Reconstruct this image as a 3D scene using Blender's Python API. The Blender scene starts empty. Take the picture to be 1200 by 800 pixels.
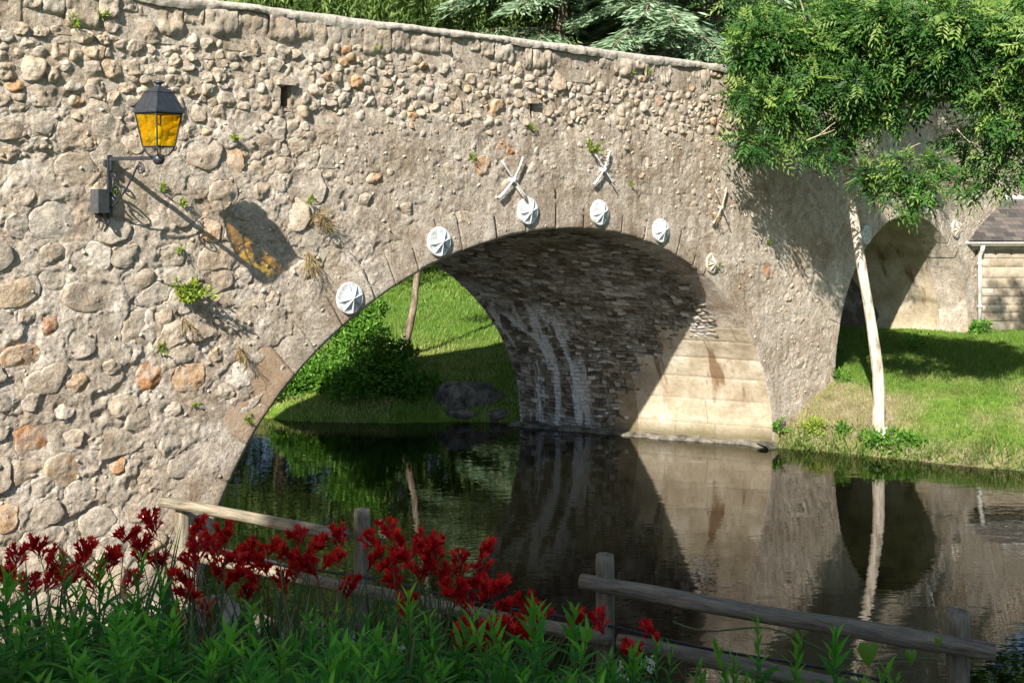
import bpy, math, random
import numpy as np
from mathutils import Vector
R = math.radians
rng = np.random.default_rng(7)
random.seed(7)

# ---------------------------------------------------------------- camera, sky, sun, exposure
sc = bpy.context.scene
col = sc.collection
F, HC, VX, VY = 1300.0, 4.1, 1891.0, 209.0         # focal length (px of a 1200 px wide frame), eye height over the water
cd = bpy.data.cameras.new('camera'); cam = bpy.data.objects.new('camera', cd); col.objects.link(cam)
cam.location = (0, 0, HC); cam.rotation_euler = (R(90), 0, 0)
cd.sensor_width = 36; cd.lens = F/1200*36; cd.shift_y = -(400-VY)/1200; cd.clip_start = .05; cd.clip_end = 2000
sc.camera = cam

SUN_EL, SUN_AZ = 35.8, 19.5                           # light travels along +Y, turned 19 degrees towards +X
w = bpy.data.worlds.new('World'); sc.world = w; w.use_nodes = True
nt = w.node_tree; nt.nodes.clear()
sky = nt.nodes.new('ShaderNodeTexSky'); sky.sky_type = 'NISHITA'; sky.sun_disc = False
sky.sun_elevation = R(SUN_EL); sky.sun_rotation = R(180+SUN_AZ); sky.air_density = 1.0; sky.dust_density = 0.6
bg = nt.nodes.new('ShaderNodeBackground'); bg.inputs['Strength'].default_value = .068
wo = nt.nodes.new('ShaderNodeOutputWorld')
nt.links.new(sky.outputs[0], bg.inputs['Color']); nt.links.new(bg.outputs[0], wo.inputs['Surface'])
sl = bpy.data.lights.new('sun', 'SUN'); sl.energy = 5.0; sl.angle = R(.5); sl.color = (1, .945, .86)
sun = bpy.data.objects.new('sun', sl); col.objects.link(sun)
sdir = Vector((math.cos(R(SUN_EL))*math.sin(R(SUN_AZ)), math.cos(R(SUN_EL))*math.cos(R(SUN_AZ)), -math.sin(R(SUN_EL))))
sun.rotation_euler = sdir.to_track_quat('-Z', 'Y').to_euler(); sun.location = (-10, -40, 30)
vs = sc.view_settings; vs.view_transform = 'Standard'; vs.look = 'None'; vs.gamma = 1; vs.exposure = 1.22
sc.cycles.use_denoising = True
sc.cycles.max_bounces = 8; sc.cycles.transparent_max_bounces = 24
sc.cycles.caustics_reflective = True; sc.cycles.blur_glossy = 1.0; sc.cycles.caustics_refractive = False

# ---------------------------------------------------------------- numbers of the place
ANG = math.atan(F/(VX-600))
D = np.array([math.cos(ANG), math.sin(ANG)]); N = np.array([D[1], -D[0]])
Z0 = HC*F/(522-VY); P0 = np.array([(905-600)/F*Z0, Z0])   # foot of the big arch, right side, water level
WID = 3.73; SKEW = -1.712/3.73                           # thickness of the bridge, drift of the barrel per metre
def wall(px, py):
    k = (px-600)/F
    s = (k*P0[1]-P0[0])/(D[0]-k*D[1]); Z = P0[1]+s*D[1]
    return s, HC-(py-VY)*Z/F
def at(px, py, Z): return np.array([(px-600)/F*Z, Z, HC-(py-VY)*Z/F])
def w2(s, n, h):                                         # bridge frame -> world
    p = P0+s*D+n*N
    return np.array([p[0], p[1], h])

# ---------------------------------------------------------------- noise
def _h(ix, iy, seed):
    v = (ix.astype(np.int64)*374761393 + iy.astype(np.int64)*668265263 + seed*974634777) & 0xffffffff
    v = ((v ^ (v >> 13))*1274126177) & 0xffffffff
    v = (v ^ (v >> 16)) & 0xffffffff
    return v/4294967295.0
def vn(x, y, seed=0):
    x = np.asarray(x, float); y = np.asarray(y, float)
    ix = np.floor(x); iy = np.floor(y); fx = x-ix; fy = y-iy
    fx = fx*fx*fx*(fx*(fx*6-15)+10); fy = fy*fy*fy*(fy*(fy*6-15)+10)
    a = _h(ix, iy, seed); b = _h(ix+1, iy, seed); c = _h(ix, iy+1, seed); d = _h(ix+1, iy+1, seed)
    return (a+(b-a)*fx+(c-a)*fy+(a-b-c+d)*fx*fy)*2-1
def fbm(x, y, o=4, seed=0):
    t = 0; a = 1.; n = 0
    for i in range(o):
        t = t+a*vn(np.asarray(x)*2**i+i*17.3, np.asarray(y)*2**i-i*9.1, seed+i); n += a; a *= .5
    return t/n
def sst(a, b, x): t = np.clip((x-a)/(b-a), 0, 1); return t*t*(3-2*t)

# ---------------------------------------------------------------- mesh helpers
class MB:
    def __init__(s): s.V = []; s.Q = []; s.T = []; s.A = []; s.n = 0
    def add(s, V, Q=None, T=None, tint=0.):
        V = np.asarray(V, float).reshape(-1, 3)
        if Q is not None and len(Q): s.Q.append(np.asarray(Q, int)+s.n)
        if T is not None and len(T): s.T.append(np.asarray(T, int)+s.n)
        s.V.append(V); s.A.append(np.broadcast_to(np.asarray(tint, float), (len(V),))); s.n += len(V)
        return s
    def mesh(s, name, smooth=False):
        V = np.concatenate(s.V); A = np.concatenate(s.A)
        Q = np.concatenate(s.Q) if s.Q else np.zeros((0, 4), int)
        T = np.concatenate(s.T) if s.T else np.zeros((0, 3), int)
        me = bpy.data.meshes.new(name)
        me.vertices.add(len(V)); me.vertices.foreach_set('co', V.astype(np.float32).ravel())
        me.loops.add(Q.size+T.size); me.loops.foreach_set('vertex_index', np.concatenate([Q.ravel(), T.ravel()]).astype(np.int32))
        me.polygons.add(len(Q)+len(T))
        st = np.concatenate([np.arange(len(Q))*4, Q.size+np.arange(len(T))*3]).astype(np.int32)
        me.polygons.foreach_set('loop_start', st)
        me.polygons.foreach_set('use_smooth', np.full(len(Q)+len(T), smooth))
        at_ = me.attributes.new('tint', 'FLOAT', 'POINT'); at_.data.foreach_set('value', A.astype(np.float32))
        me.update(calc_edges=True); me.validate()
        return me
    def build(s, name, mat, parent=None, smooth=False, **kw):
        return obj(name, s.mesh(name, smooth), mat, parent, **kw)
def obj(name, me, mat=None, parent=None, label=None, cat=None, group=None, kind=None):
    o = bpy.data.objects.new(name, me); col.objects.link(o)
    if mat is not None and me is not None and not me.materials: me.materials.append(mat)
    if parent is not None: o.parent = parent
    tag(o, label, cat, group, kind)
    return o
def tag(o, label=None, cat=None, group=None, kind=None):
    if label: o['label'] = label
    if cat: o['category'] = cat
    if group: o['group'] = group
    if kind: o['kind'] = kind
    return o
def empty(name, loc, rz=0, label=None, cat=None, group=None):
    o = bpy.data.objects.new(name, None); col.objects.link(o); o.location = Vector([float(c) for c in loc]); o.rotation_euler = (0, 0, rz)
    o.empty_display_size = .1
    return tag(o, label, cat, group)
def copy_tree(o, parent=None):
    c = o.copy(); col.objects.link(c); c.parent = parent
    for ch in list(o.children): copy_tree(ch, c)
    return c
def nrm(v): v = np.asarray(v, float); return v/np.maximum(np.linalg.norm(v, axis=-1, keepdims=True), 1e-9)
def grid_faces(nu, nv, close_u=False):
    i = np.arange(nu if close_u else nu-1)[:, None]; j = np.arange(nv-1)[None, :]
    a = i*nv+j; b = ((i+1) % nu)*nv+j
    return np.stack([a, b, b+1, a+1], -1).reshape(-1, 4)
def tube(mb, P, r, n=8, tint=0., wob=0., seed=0, cap=True):
    P = np.asarray(P, float); m = len(P); r = np.broadcast_to(np.asarray(r, float), (m,))
    Tn = nrm(np.gradient(P, axis=0)); up = np.array([0, 0, 1.]) if abs(Tn[0][2]) < .9 else np.array([1., 0, 0])
    V = []; a = np.arange(n)/n*2*math.pi
    X = nrm(np.cross(Tn[0], up))
    for k in range(m):
        X = nrm(X-Tn[k]*np.dot(X, Tn[k])); Y = np.cross(Tn[k], X)
        rr = r[k]*(1+wob*fbm(np.cos(a)*1.3+seed, np.sin(a)*1.3+k*.45, 2, seed)) if wob else r[k]
        V.append(P[k]+(np.cos(a)*rr)[:, None]*X+(np.sin(a)*rr)[:, None]*Y)
    V = np.concatenate(V); Q = []
    i = np.arange(m-1)[:, None]*n; j = np.arange(n)[None, :]; jn = (j+1) % n
    Q = np.stack([i+j, i+jn, i+n+jn, i+n+j], -1).reshape(-1, 4); T = []
    if cap:
        V = np.concatenate([V, P[:1], P[-1:]])
        T = [(m*n, (k+1) % n, k) for k in range(n)]+[(m*n+1, (m-1)*n+k, (m-1)*n+(k+1) % n) for k in range(n)]
    return mb.add(V, Q, T, tint)
def box(mb, lo, hi, tint=0., bev=0.):
    lo = np.array(lo, float); hi = np.array(hi, float)
    V = np.array([[(lo, hi)[i][0], (lo, hi)[j][1], (lo, hi)[k][2]] for i in (0, 1) for j in (0, 1) for k in (0, 1)])
    Q = [(0, 1, 3, 2), (4, 6, 7, 5), (0, 4, 5, 1), (2, 3, 7, 6), (0, 2, 6, 4), (1, 5, 7, 3)]
    return mb.add(V, Q, None, tint)
def prism(mb, poly, axis0, axis1, d, tint=0.):
    """poly (n,3) ring extruded by vector d"""
    V = np.concatenate([poly, np.asarray(poly)+d]); n = len(poly)
    Q = [(i, (i+1) % n, n+(i+1) % n, n+i) for i in range(n)]
    c = np.mean(poly, 0); V = np.concatenate([V, [c], [c+d]])
    T = [(2*n, (i+1) % n, i) for i in range(n)]+[(2*n+1, n+i, n+(i+1) % n) for i in range(n)]
    return mb.add(V, Q, T, tint)

# ---------------------------------------------------------------- materials
class NT:
    def __init__(s, name):
        s.m = bpy.data.materials.new(name); s.m.use_nodes = True; s.t = s.m.node_tree; s.t.nodes.clear()
        s.out = s.t.nodes.new('ShaderNodeOutputMaterial')
    def n(s, typ, **kw):
        nd = s.t.nodes.new('ShaderNode'+typ)
        for k, v in kw.items():
            if k.startswith('i_'):
                nd.inputs[k[2:].replace('_', ' ')].default_value = v
            else: setattr(nd, k, v)
        return nd
    def l(s, a, b): s.t.links.new(a, b)
    def coord(s, scale=(1, 1, 1), which='Object'):
        tc = s.n('TexCoord'); mp = s.n('Mapping'); mp.inputs['Scale'].default_value = scale
        s.l(tc.outputs[which], mp.inputs['Vector']); return mp.outputs[0]
    def noise(s, vec, scale, detail=4, rough=.55, dist=0.):
        nd = s.n('TexNoise'); nd.inputs['Scale'].default_value = scale; nd.inputs['Detail'].default_value = detail
        nd.inputs['Roughness'].default_value = rough; nd.inputs['Distortion'].default_value = dist
        s.l(vec, nd.inputs['Vector']); return nd.outputs['Fac']
    def ramp(s, fac, stops, interp='LINEAR'):
        nd = s.n('ValToRGB'); nd.color_ramp.interpolation = interp; e = nd.color_ramp.elements
        while len(e) < len(stops): e.new(.5)
        for x, (p, c) in zip(e, stops):
            x.position = p; x.color = (*c, 1) if len(c) == 3 else c
        s.l(fac, nd.inputs[0]); return nd.outputs[0]
    def mix(s, fac, a, b, blend='MIX'):
        nd = s.n('Mix'); nd.data_type = 'RGBA'; nd.blend_type = blend
        for sock, v in ((nd.inputs[0], fac), (nd.inputs[6], a), (nd.inputs[7], b)):
            if hasattr(v, 'is_output'): s.l(v, sock)
            elif isinstance(v, (int, float)): sock.default_value = v
            else: sock.default_value = (*v, 1)
        return nd.outputs[2]
    def math(s, op, a, b=0., clamp=False):
        nd = s.n('Math'); nd.operation = op; nd.use_clamp = clamp
        for sock, v in ((nd.inputs[0], a), (nd.inputs[1], b)):
            if hasattr(v, 'is_output'): s.l(v, sock)
            else: sock.default_value = v
        return nd.outputs[0]
    def attr(s, name='tint'):
        nd = s.n('Attribute'); nd.attribute_name = name; return nd.outputs['Fac']
    def bump(s, h, strength=.5, dist=.01, normal=None):
        nd = s.n('Bump'); nd.inputs['Strength'].default_value = strength; nd.inputs['Distance'].default_value = dist
        s.l(h, nd.inputs['Height'])
        if normal is not None: s.l(normal, nd.inputs['Normal'])
        return nd.outputs[0]
    def pbsdf(s, base, rough=.9, normal=None, spec=.3, **kw):
        b = s.n('BsdfPrincipled')
        if hasattr(base, 'is_output'): s.l(base, b.inputs['Base Color'])
        else: b.inputs['Base Color'].default_value = (*base, 1)
        if hasattr(rough, 'is_output'): s.l(rough, b.inputs['Roughness'])
        else: b.inputs['Roughness'].default_value = rough
        b.inputs['Specular IOR Level'].default_value = spec
        if normal is not None: s.l(normal, b.inputs['Normal'])
        for k, v in kw.items(): b.inputs[k.replace('_', ' ')].default_value = v
        return b
    def done(s, sh): s.l(sh.outputs[0], s.out.inputs['Surface']); return s.m
M = {}
def m_mortar():
    t = NT('lime_mortar'); v = t.coord()
    n1 = t.noise(v, 1.1, 6, .6); n2 = t.noise(v, 7, 6, .65); n3 = t.noise(v, 34, 6, .75); n4 = t.noise(v, 95, 4, .75)
    c = t.ramp(n2, [(.28, (.33, .28, .23)), (.48, (.52, .46, .39)), (.68, (.67, .615, .535))])
    c2 = t.ramp(n1, [(.35, (.72, .67, .60)), (.6, (1.04, 1.02, 1.0))]); c = t.mix(1., c, c2, 'MULTIPLY')
    g = t.ramp(n3, [(.33, (.26, .24, .22)), (.46, (.95, .95, .95)), (.56, (1.06, 1.06, 1.05)), (.68, (1.6, 1.58, 1.55))]); c = t.mix(.9, c, g, 'MULTIPLY'); c = t.mix(.8, c, t.ramp(n4, [(.34, (.40, .38, .36)), (.47, (1, 1, 1)), (.6, (1.05, 1.05, 1.05)), (.68, (1.5, 1.48, 1.45))]), 'MULTIPLY')
    # darker, browner render over the arch and rain streaks down the face
    sp = t.n('SeparateXYZ'); tc = t.n('TexCoord'); t.l(tc.outputs['Object'], sp.inputs[0])
    a = t.math('ADD', sp.outputs[0], 4.0); a = t.math('ABSOLUTE', a); a = t.math('MULTIPLY_ADD', a, -.22); 
    t.t.nodes[-1].inputs[2].default_value = 1.25
    st = t.noise(t.coord((3.2, 1, .22)), 2.2, 4, .6)
    f = t.math('MULTIPLY', t.math('MINIMUM', t.math('MAXIMUM', a, .12), 1.), t.ramp(st, [(.38, (0, 0, 0)), (.62, (1, 1, 1))]))
    c = t.mix(t.math('MULTIPLY', f, .75), c, t.mix(1., c, (.60, .56, .53), 'MULTIPLY'))
    br = t.noise(v, .9, 6, .7, .5); c = t.mix(t.ramp(br, [(.50, (0, 0, 0)), (.62, (.7, .7, .7))]), c, t.mix(1., c, (.68, .59, .50), 'MULTIPLY'))     # brown weathering
    # lichen specks
    vo = t.n('TexVoronoi'); vo.inputs['Scale'].default_value = 9; t.l(t.coord((1, .3, 1)), vo.inputs['Vector'])
    li = t.math('MULTIPLY', t.math('LESS_THAN', vo.outputs['Distance'], .13), t.math('GREATER_THAN', n1, .5))
    c = t.mix(t.math('MULTIPLY', li, .55), c, (.70, .67, .60))
    tn = t.attr(); c = t.mix(tn, c, (.38, .24, .13))
    h = t.math('ADD', t.math('MULTIPLY', n3, .7), t.math('MULTIPLY', n4, .3))
    nb = t.bump(n2, .5, .03, t.bump(h, 1., .030))
    return t.done(t.pbsdf(c, .95, nb, .15))
def m_stone():
    t = NT('field_stone'); v = t.coord()
    tn = t.attr()
    c = t.ramp(tn, [(0, (.50, .445, .37)), (.2, (.36, .305, .24)), (.38, (.36, .285, .21)), (.55, (.44, .355, .26)), (.7, (.44, .305, .185)), (.82, (.40, .215, .10)), (.93, (.32, .14, .068)), (1., (.60, .55, .47))])
    n1 = t.noise(v, 9, 5, .65); n2 = t.noise(v, 42, 5, .7); n3 = t.noise(v, 140, 3, .7)
    c = t.mix(.8, c, t.ramp(n1, [(.3, (.50, .48, .46)), (.5, (1, 1, 1)), (.72, (1.3, 1.27, 1.22))]), 'MULTIPLY')
    c = t.mix(.6, c, t.ramp(n2, [(.32, (.50, .48, .45)), (.52, (1, 1, 1)), (.7, (1.35, 1.33, 1.3))]), 'MULTIPLY')
    sm = t.ramp(t.noise(v, 5.5, 6, .7, .6), [(.47, (0, 0, 0)), (.55, (1, 1, 1))])          # mortar smeared over the stone
    c = t.mix(t.math('MULTIPLY', sm, .55), c, (.48, .42, .345))
    n5 = t.noise(v, 95, 4, .75); c = t.mix(.8, c, t.ramp(n5, [(.34, (.40, .38, .36)), (.47, (1, 1, 1)), (.6, (1.05, 1.05, 1.05)), (.68, (1.5, 1.48, 1.45))]), 'MULTIPLY')
    h = t.math('ADD', t.math('MULTIPLY', n2, .65), t.math('MULTIPLY', n3, .35))
    nb = t.bump(n1, .7, .03, t.bump(h, .8, .016))
    return t.done(t.pbsdf(c, .9, nb, .2))
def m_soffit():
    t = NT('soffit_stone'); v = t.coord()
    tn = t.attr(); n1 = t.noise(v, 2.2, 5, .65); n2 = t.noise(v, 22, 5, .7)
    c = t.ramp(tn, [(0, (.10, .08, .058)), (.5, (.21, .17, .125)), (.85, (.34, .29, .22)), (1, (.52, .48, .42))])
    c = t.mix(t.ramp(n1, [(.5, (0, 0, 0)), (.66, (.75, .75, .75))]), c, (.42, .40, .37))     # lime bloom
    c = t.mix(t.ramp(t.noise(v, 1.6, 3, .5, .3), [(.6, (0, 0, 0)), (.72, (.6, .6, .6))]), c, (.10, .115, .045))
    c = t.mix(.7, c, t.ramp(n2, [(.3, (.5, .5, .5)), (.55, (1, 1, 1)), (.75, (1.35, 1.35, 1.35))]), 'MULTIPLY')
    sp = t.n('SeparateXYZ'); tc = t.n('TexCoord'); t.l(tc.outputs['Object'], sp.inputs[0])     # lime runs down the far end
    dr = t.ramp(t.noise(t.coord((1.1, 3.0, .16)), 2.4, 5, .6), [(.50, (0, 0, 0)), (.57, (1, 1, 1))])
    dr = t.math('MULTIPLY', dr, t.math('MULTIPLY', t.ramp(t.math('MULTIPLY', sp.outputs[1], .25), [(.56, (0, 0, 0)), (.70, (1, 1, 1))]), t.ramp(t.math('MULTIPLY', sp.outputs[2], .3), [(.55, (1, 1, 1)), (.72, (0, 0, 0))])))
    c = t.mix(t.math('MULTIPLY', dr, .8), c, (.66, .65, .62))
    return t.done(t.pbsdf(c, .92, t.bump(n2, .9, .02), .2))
def m_pier():
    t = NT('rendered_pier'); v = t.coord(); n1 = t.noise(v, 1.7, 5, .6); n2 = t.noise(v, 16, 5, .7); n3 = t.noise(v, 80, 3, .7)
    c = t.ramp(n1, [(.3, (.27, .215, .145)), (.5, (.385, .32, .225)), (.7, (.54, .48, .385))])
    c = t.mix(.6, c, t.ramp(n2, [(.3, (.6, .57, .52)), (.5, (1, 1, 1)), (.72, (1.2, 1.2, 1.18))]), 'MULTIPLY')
    # rusty seep marks near the front edge, white lime runs near the back, green-brown tide mark
    sp = t.n('SeparateXYZ'); tc = t.n('TexCoord'); t.l(tc.outputs['Object'], sp.inputs[0])
    y = sp.outputs[1]; z = sp.outputs[2]
    drip = t.noise(t.coord((1.2, 3.2, .35)), 1.3, 5, .65)
    ru = t.math('MULTIPLY', t.ramp(drip, [(.56, (0, 0, 0)), (.64, (1, 1, 1))]), t.math('MULTIPLY', t.math('LESS_THAN', y, 1.5), t.ramp(z, [(.25, (0, 0, 0)), (.95, (1, 1, 1))])))
    c = t.mix(t.math('MULTIPLY', ru, .85), c, (.15, .085, .04))
    wh = t.math('MULTIPLY', t.ramp(t.noise(t.coord((1.2, 2.6, .22)), 2.2, 5, .6), [(.50, (0, 0, 0)), (.56, (1, 1, 1))]), t.math('GREATER_THAN', y, 2.15))
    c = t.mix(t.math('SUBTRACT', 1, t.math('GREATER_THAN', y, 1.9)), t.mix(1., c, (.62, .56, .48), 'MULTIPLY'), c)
    c = t.mix(t.math('MULTIPLY', wh, .85), c, (.66, .65, .62))
    td = t.ramp(t.math('ADD', z, t.math('MULTIPLY', n1, .12)), [(.16, (1, 1, 1)), (.40, (0, 0, 0))])
    c = t.mix(t.math('MULTIPLY', td, .85), c, (.10, .085, .04))
    return t.done(t.pbsdf(c, .9, t.bump(n2, .5, .02, t.bump(n3, .5, .008)), .2))
def m_simple(name, c1, c2, scale=12, rough=.7, bump=.3, spec=.3, sc_=(1, 1, 1), dist=.006, **kw):
    t = NT(name); v = t.coord(sc_); n = t.noise(v, scale, 5, .6); n2 = t.noise(v, scale*5, 3, .6)
    c = t.ramp(n, [(.35, c1), (.65, c2)])
    return t.done(t.pbsdf(c, rough, t.bump(t.math('ADD', n, t.math('MULTIPLY', n2, .5)), bump, dist), spec, **kw))
def m_leaf(name, c0, c1, c2, rough=.5, trans=.35, spec=.35):
    t = NT(name); c = t.ramp(t.attr(), [(0, c0), (.5, c1), (1, c2)])
    p = t.pbsdf(c, rough, None, spec); tr = t.n('BsdfTranslucent')
    t.l(t.mix(1., c, (1.15, 1.3, .6), 'MULTIPLY'), tr.inputs['Color'])
    mx = t.n('MixShader'); mx.inputs[0].default_value = trans
    t.l(p.outputs[0], mx.inputs[1]); t.l(tr.outputs[0], mx.inputs[2]); return t.done(mx)
def m_water():
    t = NT('river_water')
    n1 = t.noise(t.coord((1.0, 2.8, 1)), 1.5, 2, .5, .4); n2 = t.noise(t.coord((1.5, 4.5, 1)), 5.5, 1, .5)
    big = t.noise(t.coord((1, 1.6, 1)), .35, 2, .5)
    h = t.math('ADD', n1, t.math('MULTIPLY', n2, .20)); h = t.math('MULTIPLY', h, t.ramp(big, [(.35, (.35, .35, .35)), (.65, (1, 1, 1))]))
    nb = t.bump(h, 1., .0032)
    return t.done(t.pbsdf((.0035, .0037, .0016), .012, nb, .5, IOR=1.85))
def m_ground():
    t = NT('turf'); v = t.coord(); n1 = t.noise(v, .55, 5, .6); n2 = t.noise(v, 4.5, 5, .65); n3 = t.noise(v, 40, 3, .7)
    c = t.ramp(n2, [(.3, (.055, .105, .012)), (.55, (.12, .20, .026)), (.75, (.19, .26, .05))])
    c = t.mix(t.ramp(n1, [(.54, (0, 0, 0)), (.66, (.6, .6, .6))]), c, (.17, .15, .06))
    c = t.mix(t.math('MULTIPLY', t.attr(), 1.), c, t.ramp(n2, [(.3, (.13, .095, .06)), (.7, (.30, .24, .17))]))
    return t.done(t.pbsdf(c, .95, t.bump(n3, .8, .04, t.bump(n2, .5, .05)), .1))
def m_glass():
    t = NT('amber_glass'); v = t.coord()
    n = t.noise(v, 9, 4, .6, .8)
    c = t.ramp(n, [(.3, (1., .60, .012)), (.5, (1., .76, .05)), (.7, (1., .86, .12))])
    tr = t.n('BsdfTransparent'); t.l(c, tr.inputs['Color'])
    tl = t.n('BsdfTranslucent'); t.l(c, tl.inputs['Color'])
    p = t.pbsdf(c, .12, t.bump(n, .5, .01), .5)
    m1 = t.n('MixShader'); m1.inputs[0].default_value = .12; t.l(tr.outputs[0], m1.inputs[1]); t.l(tl.outputs[0], m1.inputs[2])
    m2 = t.n('MixShader'); m2.inputs[0].default_value = .07; t.l(m1.outputs[0], m2.inputs[1]); t.l(p.outputs[0], m2.inputs[2])
    return t.done(m2)
def m_wood():
    t = NT('weathered_log'); tc = t.n('TexCoord')
    v = t.coord((14, 14, 14)); n0 = t.noise(v, .5, 4, .6)
    tn = t.attr(); cx = t.n('CombineXYZ'); t.l(tn, cx.inputs[0]); sp = t.n('SeparateXYZ'); t.l(tc.outputs['Object'], sp.inputs[0])
    n1 = t.noise(t.coord((26, 3, 26)), 1., 5, .7)
    c = t.ramp(n1, [(.3, (.06, .05, .036)), (.5, (.215, .18, .125)), (.7, (.36, .305, .22))])
    c = t.mix(t.ramp(n0, [(.5, (0, 0, 0)), (.7, (.6, .6, .6))]), c, (.20, .205, .16))
    wv = t.noise(v, 3., 4, .7)
    return t.done(t.pbsdf(c, .85, t.bump(n1, 1., .022, t.bump(wv, .5, .012)), .25))
def m_house():
    t = NT('house_stone'); v = t.coord(); n1 = t.noise(v, 8, 5, .65); n2 = t.noise(v, 45, 4, .7)
    c = t.ramp(t.attr(), [(0, (.26, .215, .155)), (.5, (.36, .30, .225)), (1, (.43, .38, .305))])
    c = t.mix(.7, c, t.ramp(n1, [(.3, (.6, .58, .55)), (.55, (1, 1, 1)), (.75, (1.2, 1.2, 1.2))]), 'MULTIPLY')
    return t.done(t.pbsdf(c, .9, t.bump(n2, .6, .01), .2))
def m_slate():
    t = NT('roof_slate'); v = t.coord(); n1 = t.noise(v, 1.8, 4, .6); n2 = t.noise(v, 30, 4, .7)
    c = t.ramp(t.attr(), [(0, (.050, .045, .042)), (.6, (.085, .075, .068)), (1, (.12, .10, .085))])
    c = t.mix(t.ramp(n1, [(.50, (0, 0, 0)), (.60, (.9, .9, .9))]), c, (.30, .13, .05))
    return t.done(t.pbsdf(c, .6, t.bump(n2, .5, .006), .4))
def m_bark(name, c1, c2, c3):
    t = NT(name); n = t.noise(t.coord((1, 1, .25)), 16, 5, .65); n2 = t.noise(t.coord(), 4, 4, .6)
    c = t.ramp(n, [(.32, c1), (.5, c2), (.68, c3)])
    c = t.mix(t.ramp(n2, [(.58, (0, 0, 0)), (.68, (.7, .7, .7))]), c, c1)
    return t.done(t.pbsdf(c, .85, t.bump(n, .6, .015), .2))
M['mortar'] = m_mortar(); M['stone'] = m_stone(); M['soffit'] = m_soffit(); M['pier'] = m_pier(); M['water'] = m_water(); M['ground'] = m_ground()
M['glass'] = m_glass(); M['wood'] = m_wood(); M['house'] = m_house(); M['slate'] = m_slate()
M['iron'] = m_simple('painted_iron', (.018, .021, .026), (.034, .038, .046), 30, .42, .25, .5)
M['box'] = m_simple('grey_box', (.045, .048, .052), (.075, .078, .082), 20, .5, .2)
def m_plate():
    t = NT('weathered_white_paint'); v = t.coord(); n = t.noise(v, 11, 5, .7); n2 = t.noise(v, 45, 4, .7)
    c = t.ramp(n, [(.36, (.40, .40, .37)), (.5, (.58, .61, .61)), (.7, (.70, .73, .73))])
    c = t.mix(t.ramp(n2, [(.60, (0, 0, 0)), (.68, (.8, .8, .8))]), c, (.20, .12, .06)); return t.done(t.pbsdf(c, .6, t.bump(n2, .5, .006), .3))
M['plate'] = m_plate()
M['plate_old'] = m_simple('flaked_white_paint', (.26, .20, .13), (.56, .52, .44), 22, .7, .6, .3)
M['pale_bark'] = m_bark('pale_bark', (.20, .16, .11), (.50, .44, .35), (.62, .57, .48))
M['dark_bark'] = m_bark('brown_bark', (.06, .045, .03), (.17, .13, .09), (.30, .25, .19))
M['twig'] = m_bark('twig_bark', (.14, .11, .07), (.34, .28, .19), (.48, .42, .32))
M['ash'] = m_leaf('ash_leaf', (.013, .050, .008), (.048, .138, .021), (.24, .33, .08))
M['cedar'] = m_leaf('cedar_needle', (.050, .095, .045), (.15, .235, .125), (.32, .42, .27), .6, .12)
M['willow'] = m_leaf('willow_leaf', (.05, .095, .018), (.125, .195, .042), (.28, .36, .11), .55, .3)
M['forest'] = m_leaf('forest_leaf', (.016, .04, .008), (.036, .09, .016), (.08, .16, .03), .6, .25)
M['bush'] = m_leaf('bush_leaf', (.025, .08, .010), (.085, .21, .020), (.20, .36, .045), .5, .35)
M['wallweed'] = m_leaf('wall_weed', (.11, .17, .012), (.22, .30, .03), (.38, .44, .06), .5, .35)
M['straw'] = m_leaf('dry_grass', (.16, .10, .045), (.30, .22, .10), (.42, .34, .18), .7, .25, .15)
M['grass'] = m_leaf('grass_blade', (.050, .115, .012), (.125, .235, .030), (.42, .35, .16), .5, .35)
M['bed'] = m_leaf('bed_leaf', (.022, .11, .012), (.058, .25, .020), (.18, .42, .035), .5, .35, .22)
M['sword'] = m_leaf('sword_leaf', (.014, .06, .012), (.035, .12, .020), (.16, .20, .05), .42, .3, .4)
M['red'] = m_leaf('red_petal', (.32, .003, .008), (.62, .010, .018), (.90, .06, .045), .5, .42, .25)
M['stalk'] = m_simple('flower_stalk', (.10, .06, .03), (.17, .12, .05), 30, .7, .1)
M['gstem'] = m_simple('green_stem', (.05, .11, .03), (.09, .17, .05), 30, .6, .1)
M['white_petal'] = m_leaf('white_petal', (.6, .6, .55), (.75, .74, .68), (.85, .78, .40), .6, .3)
M['rock'] = m_simple('bank_rock', (.045, .04, .03), (.22, .195, .155), 6, .9, 1., .2, dist=.06)
M['flag'] = m_simple('flag_stone', (.14, .12, .09), (.27, .235, .185), 5, .9, .8, .2, dist=.02)
M['mortar_cap'] = m_simple('lime_cap', (.30, .265, .215), (.52, .475, .41), 22, .95, .8, .1, dist=.02)
M['cable'] = m_simple('cable', (.015, .017, .025), (.03, .032, .045), 30, .5, .1)
M['pipe'] = m_simple('zinc', (.42, .42, .40), (.58, .58, .55), 10, .5, .15, .4)

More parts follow.
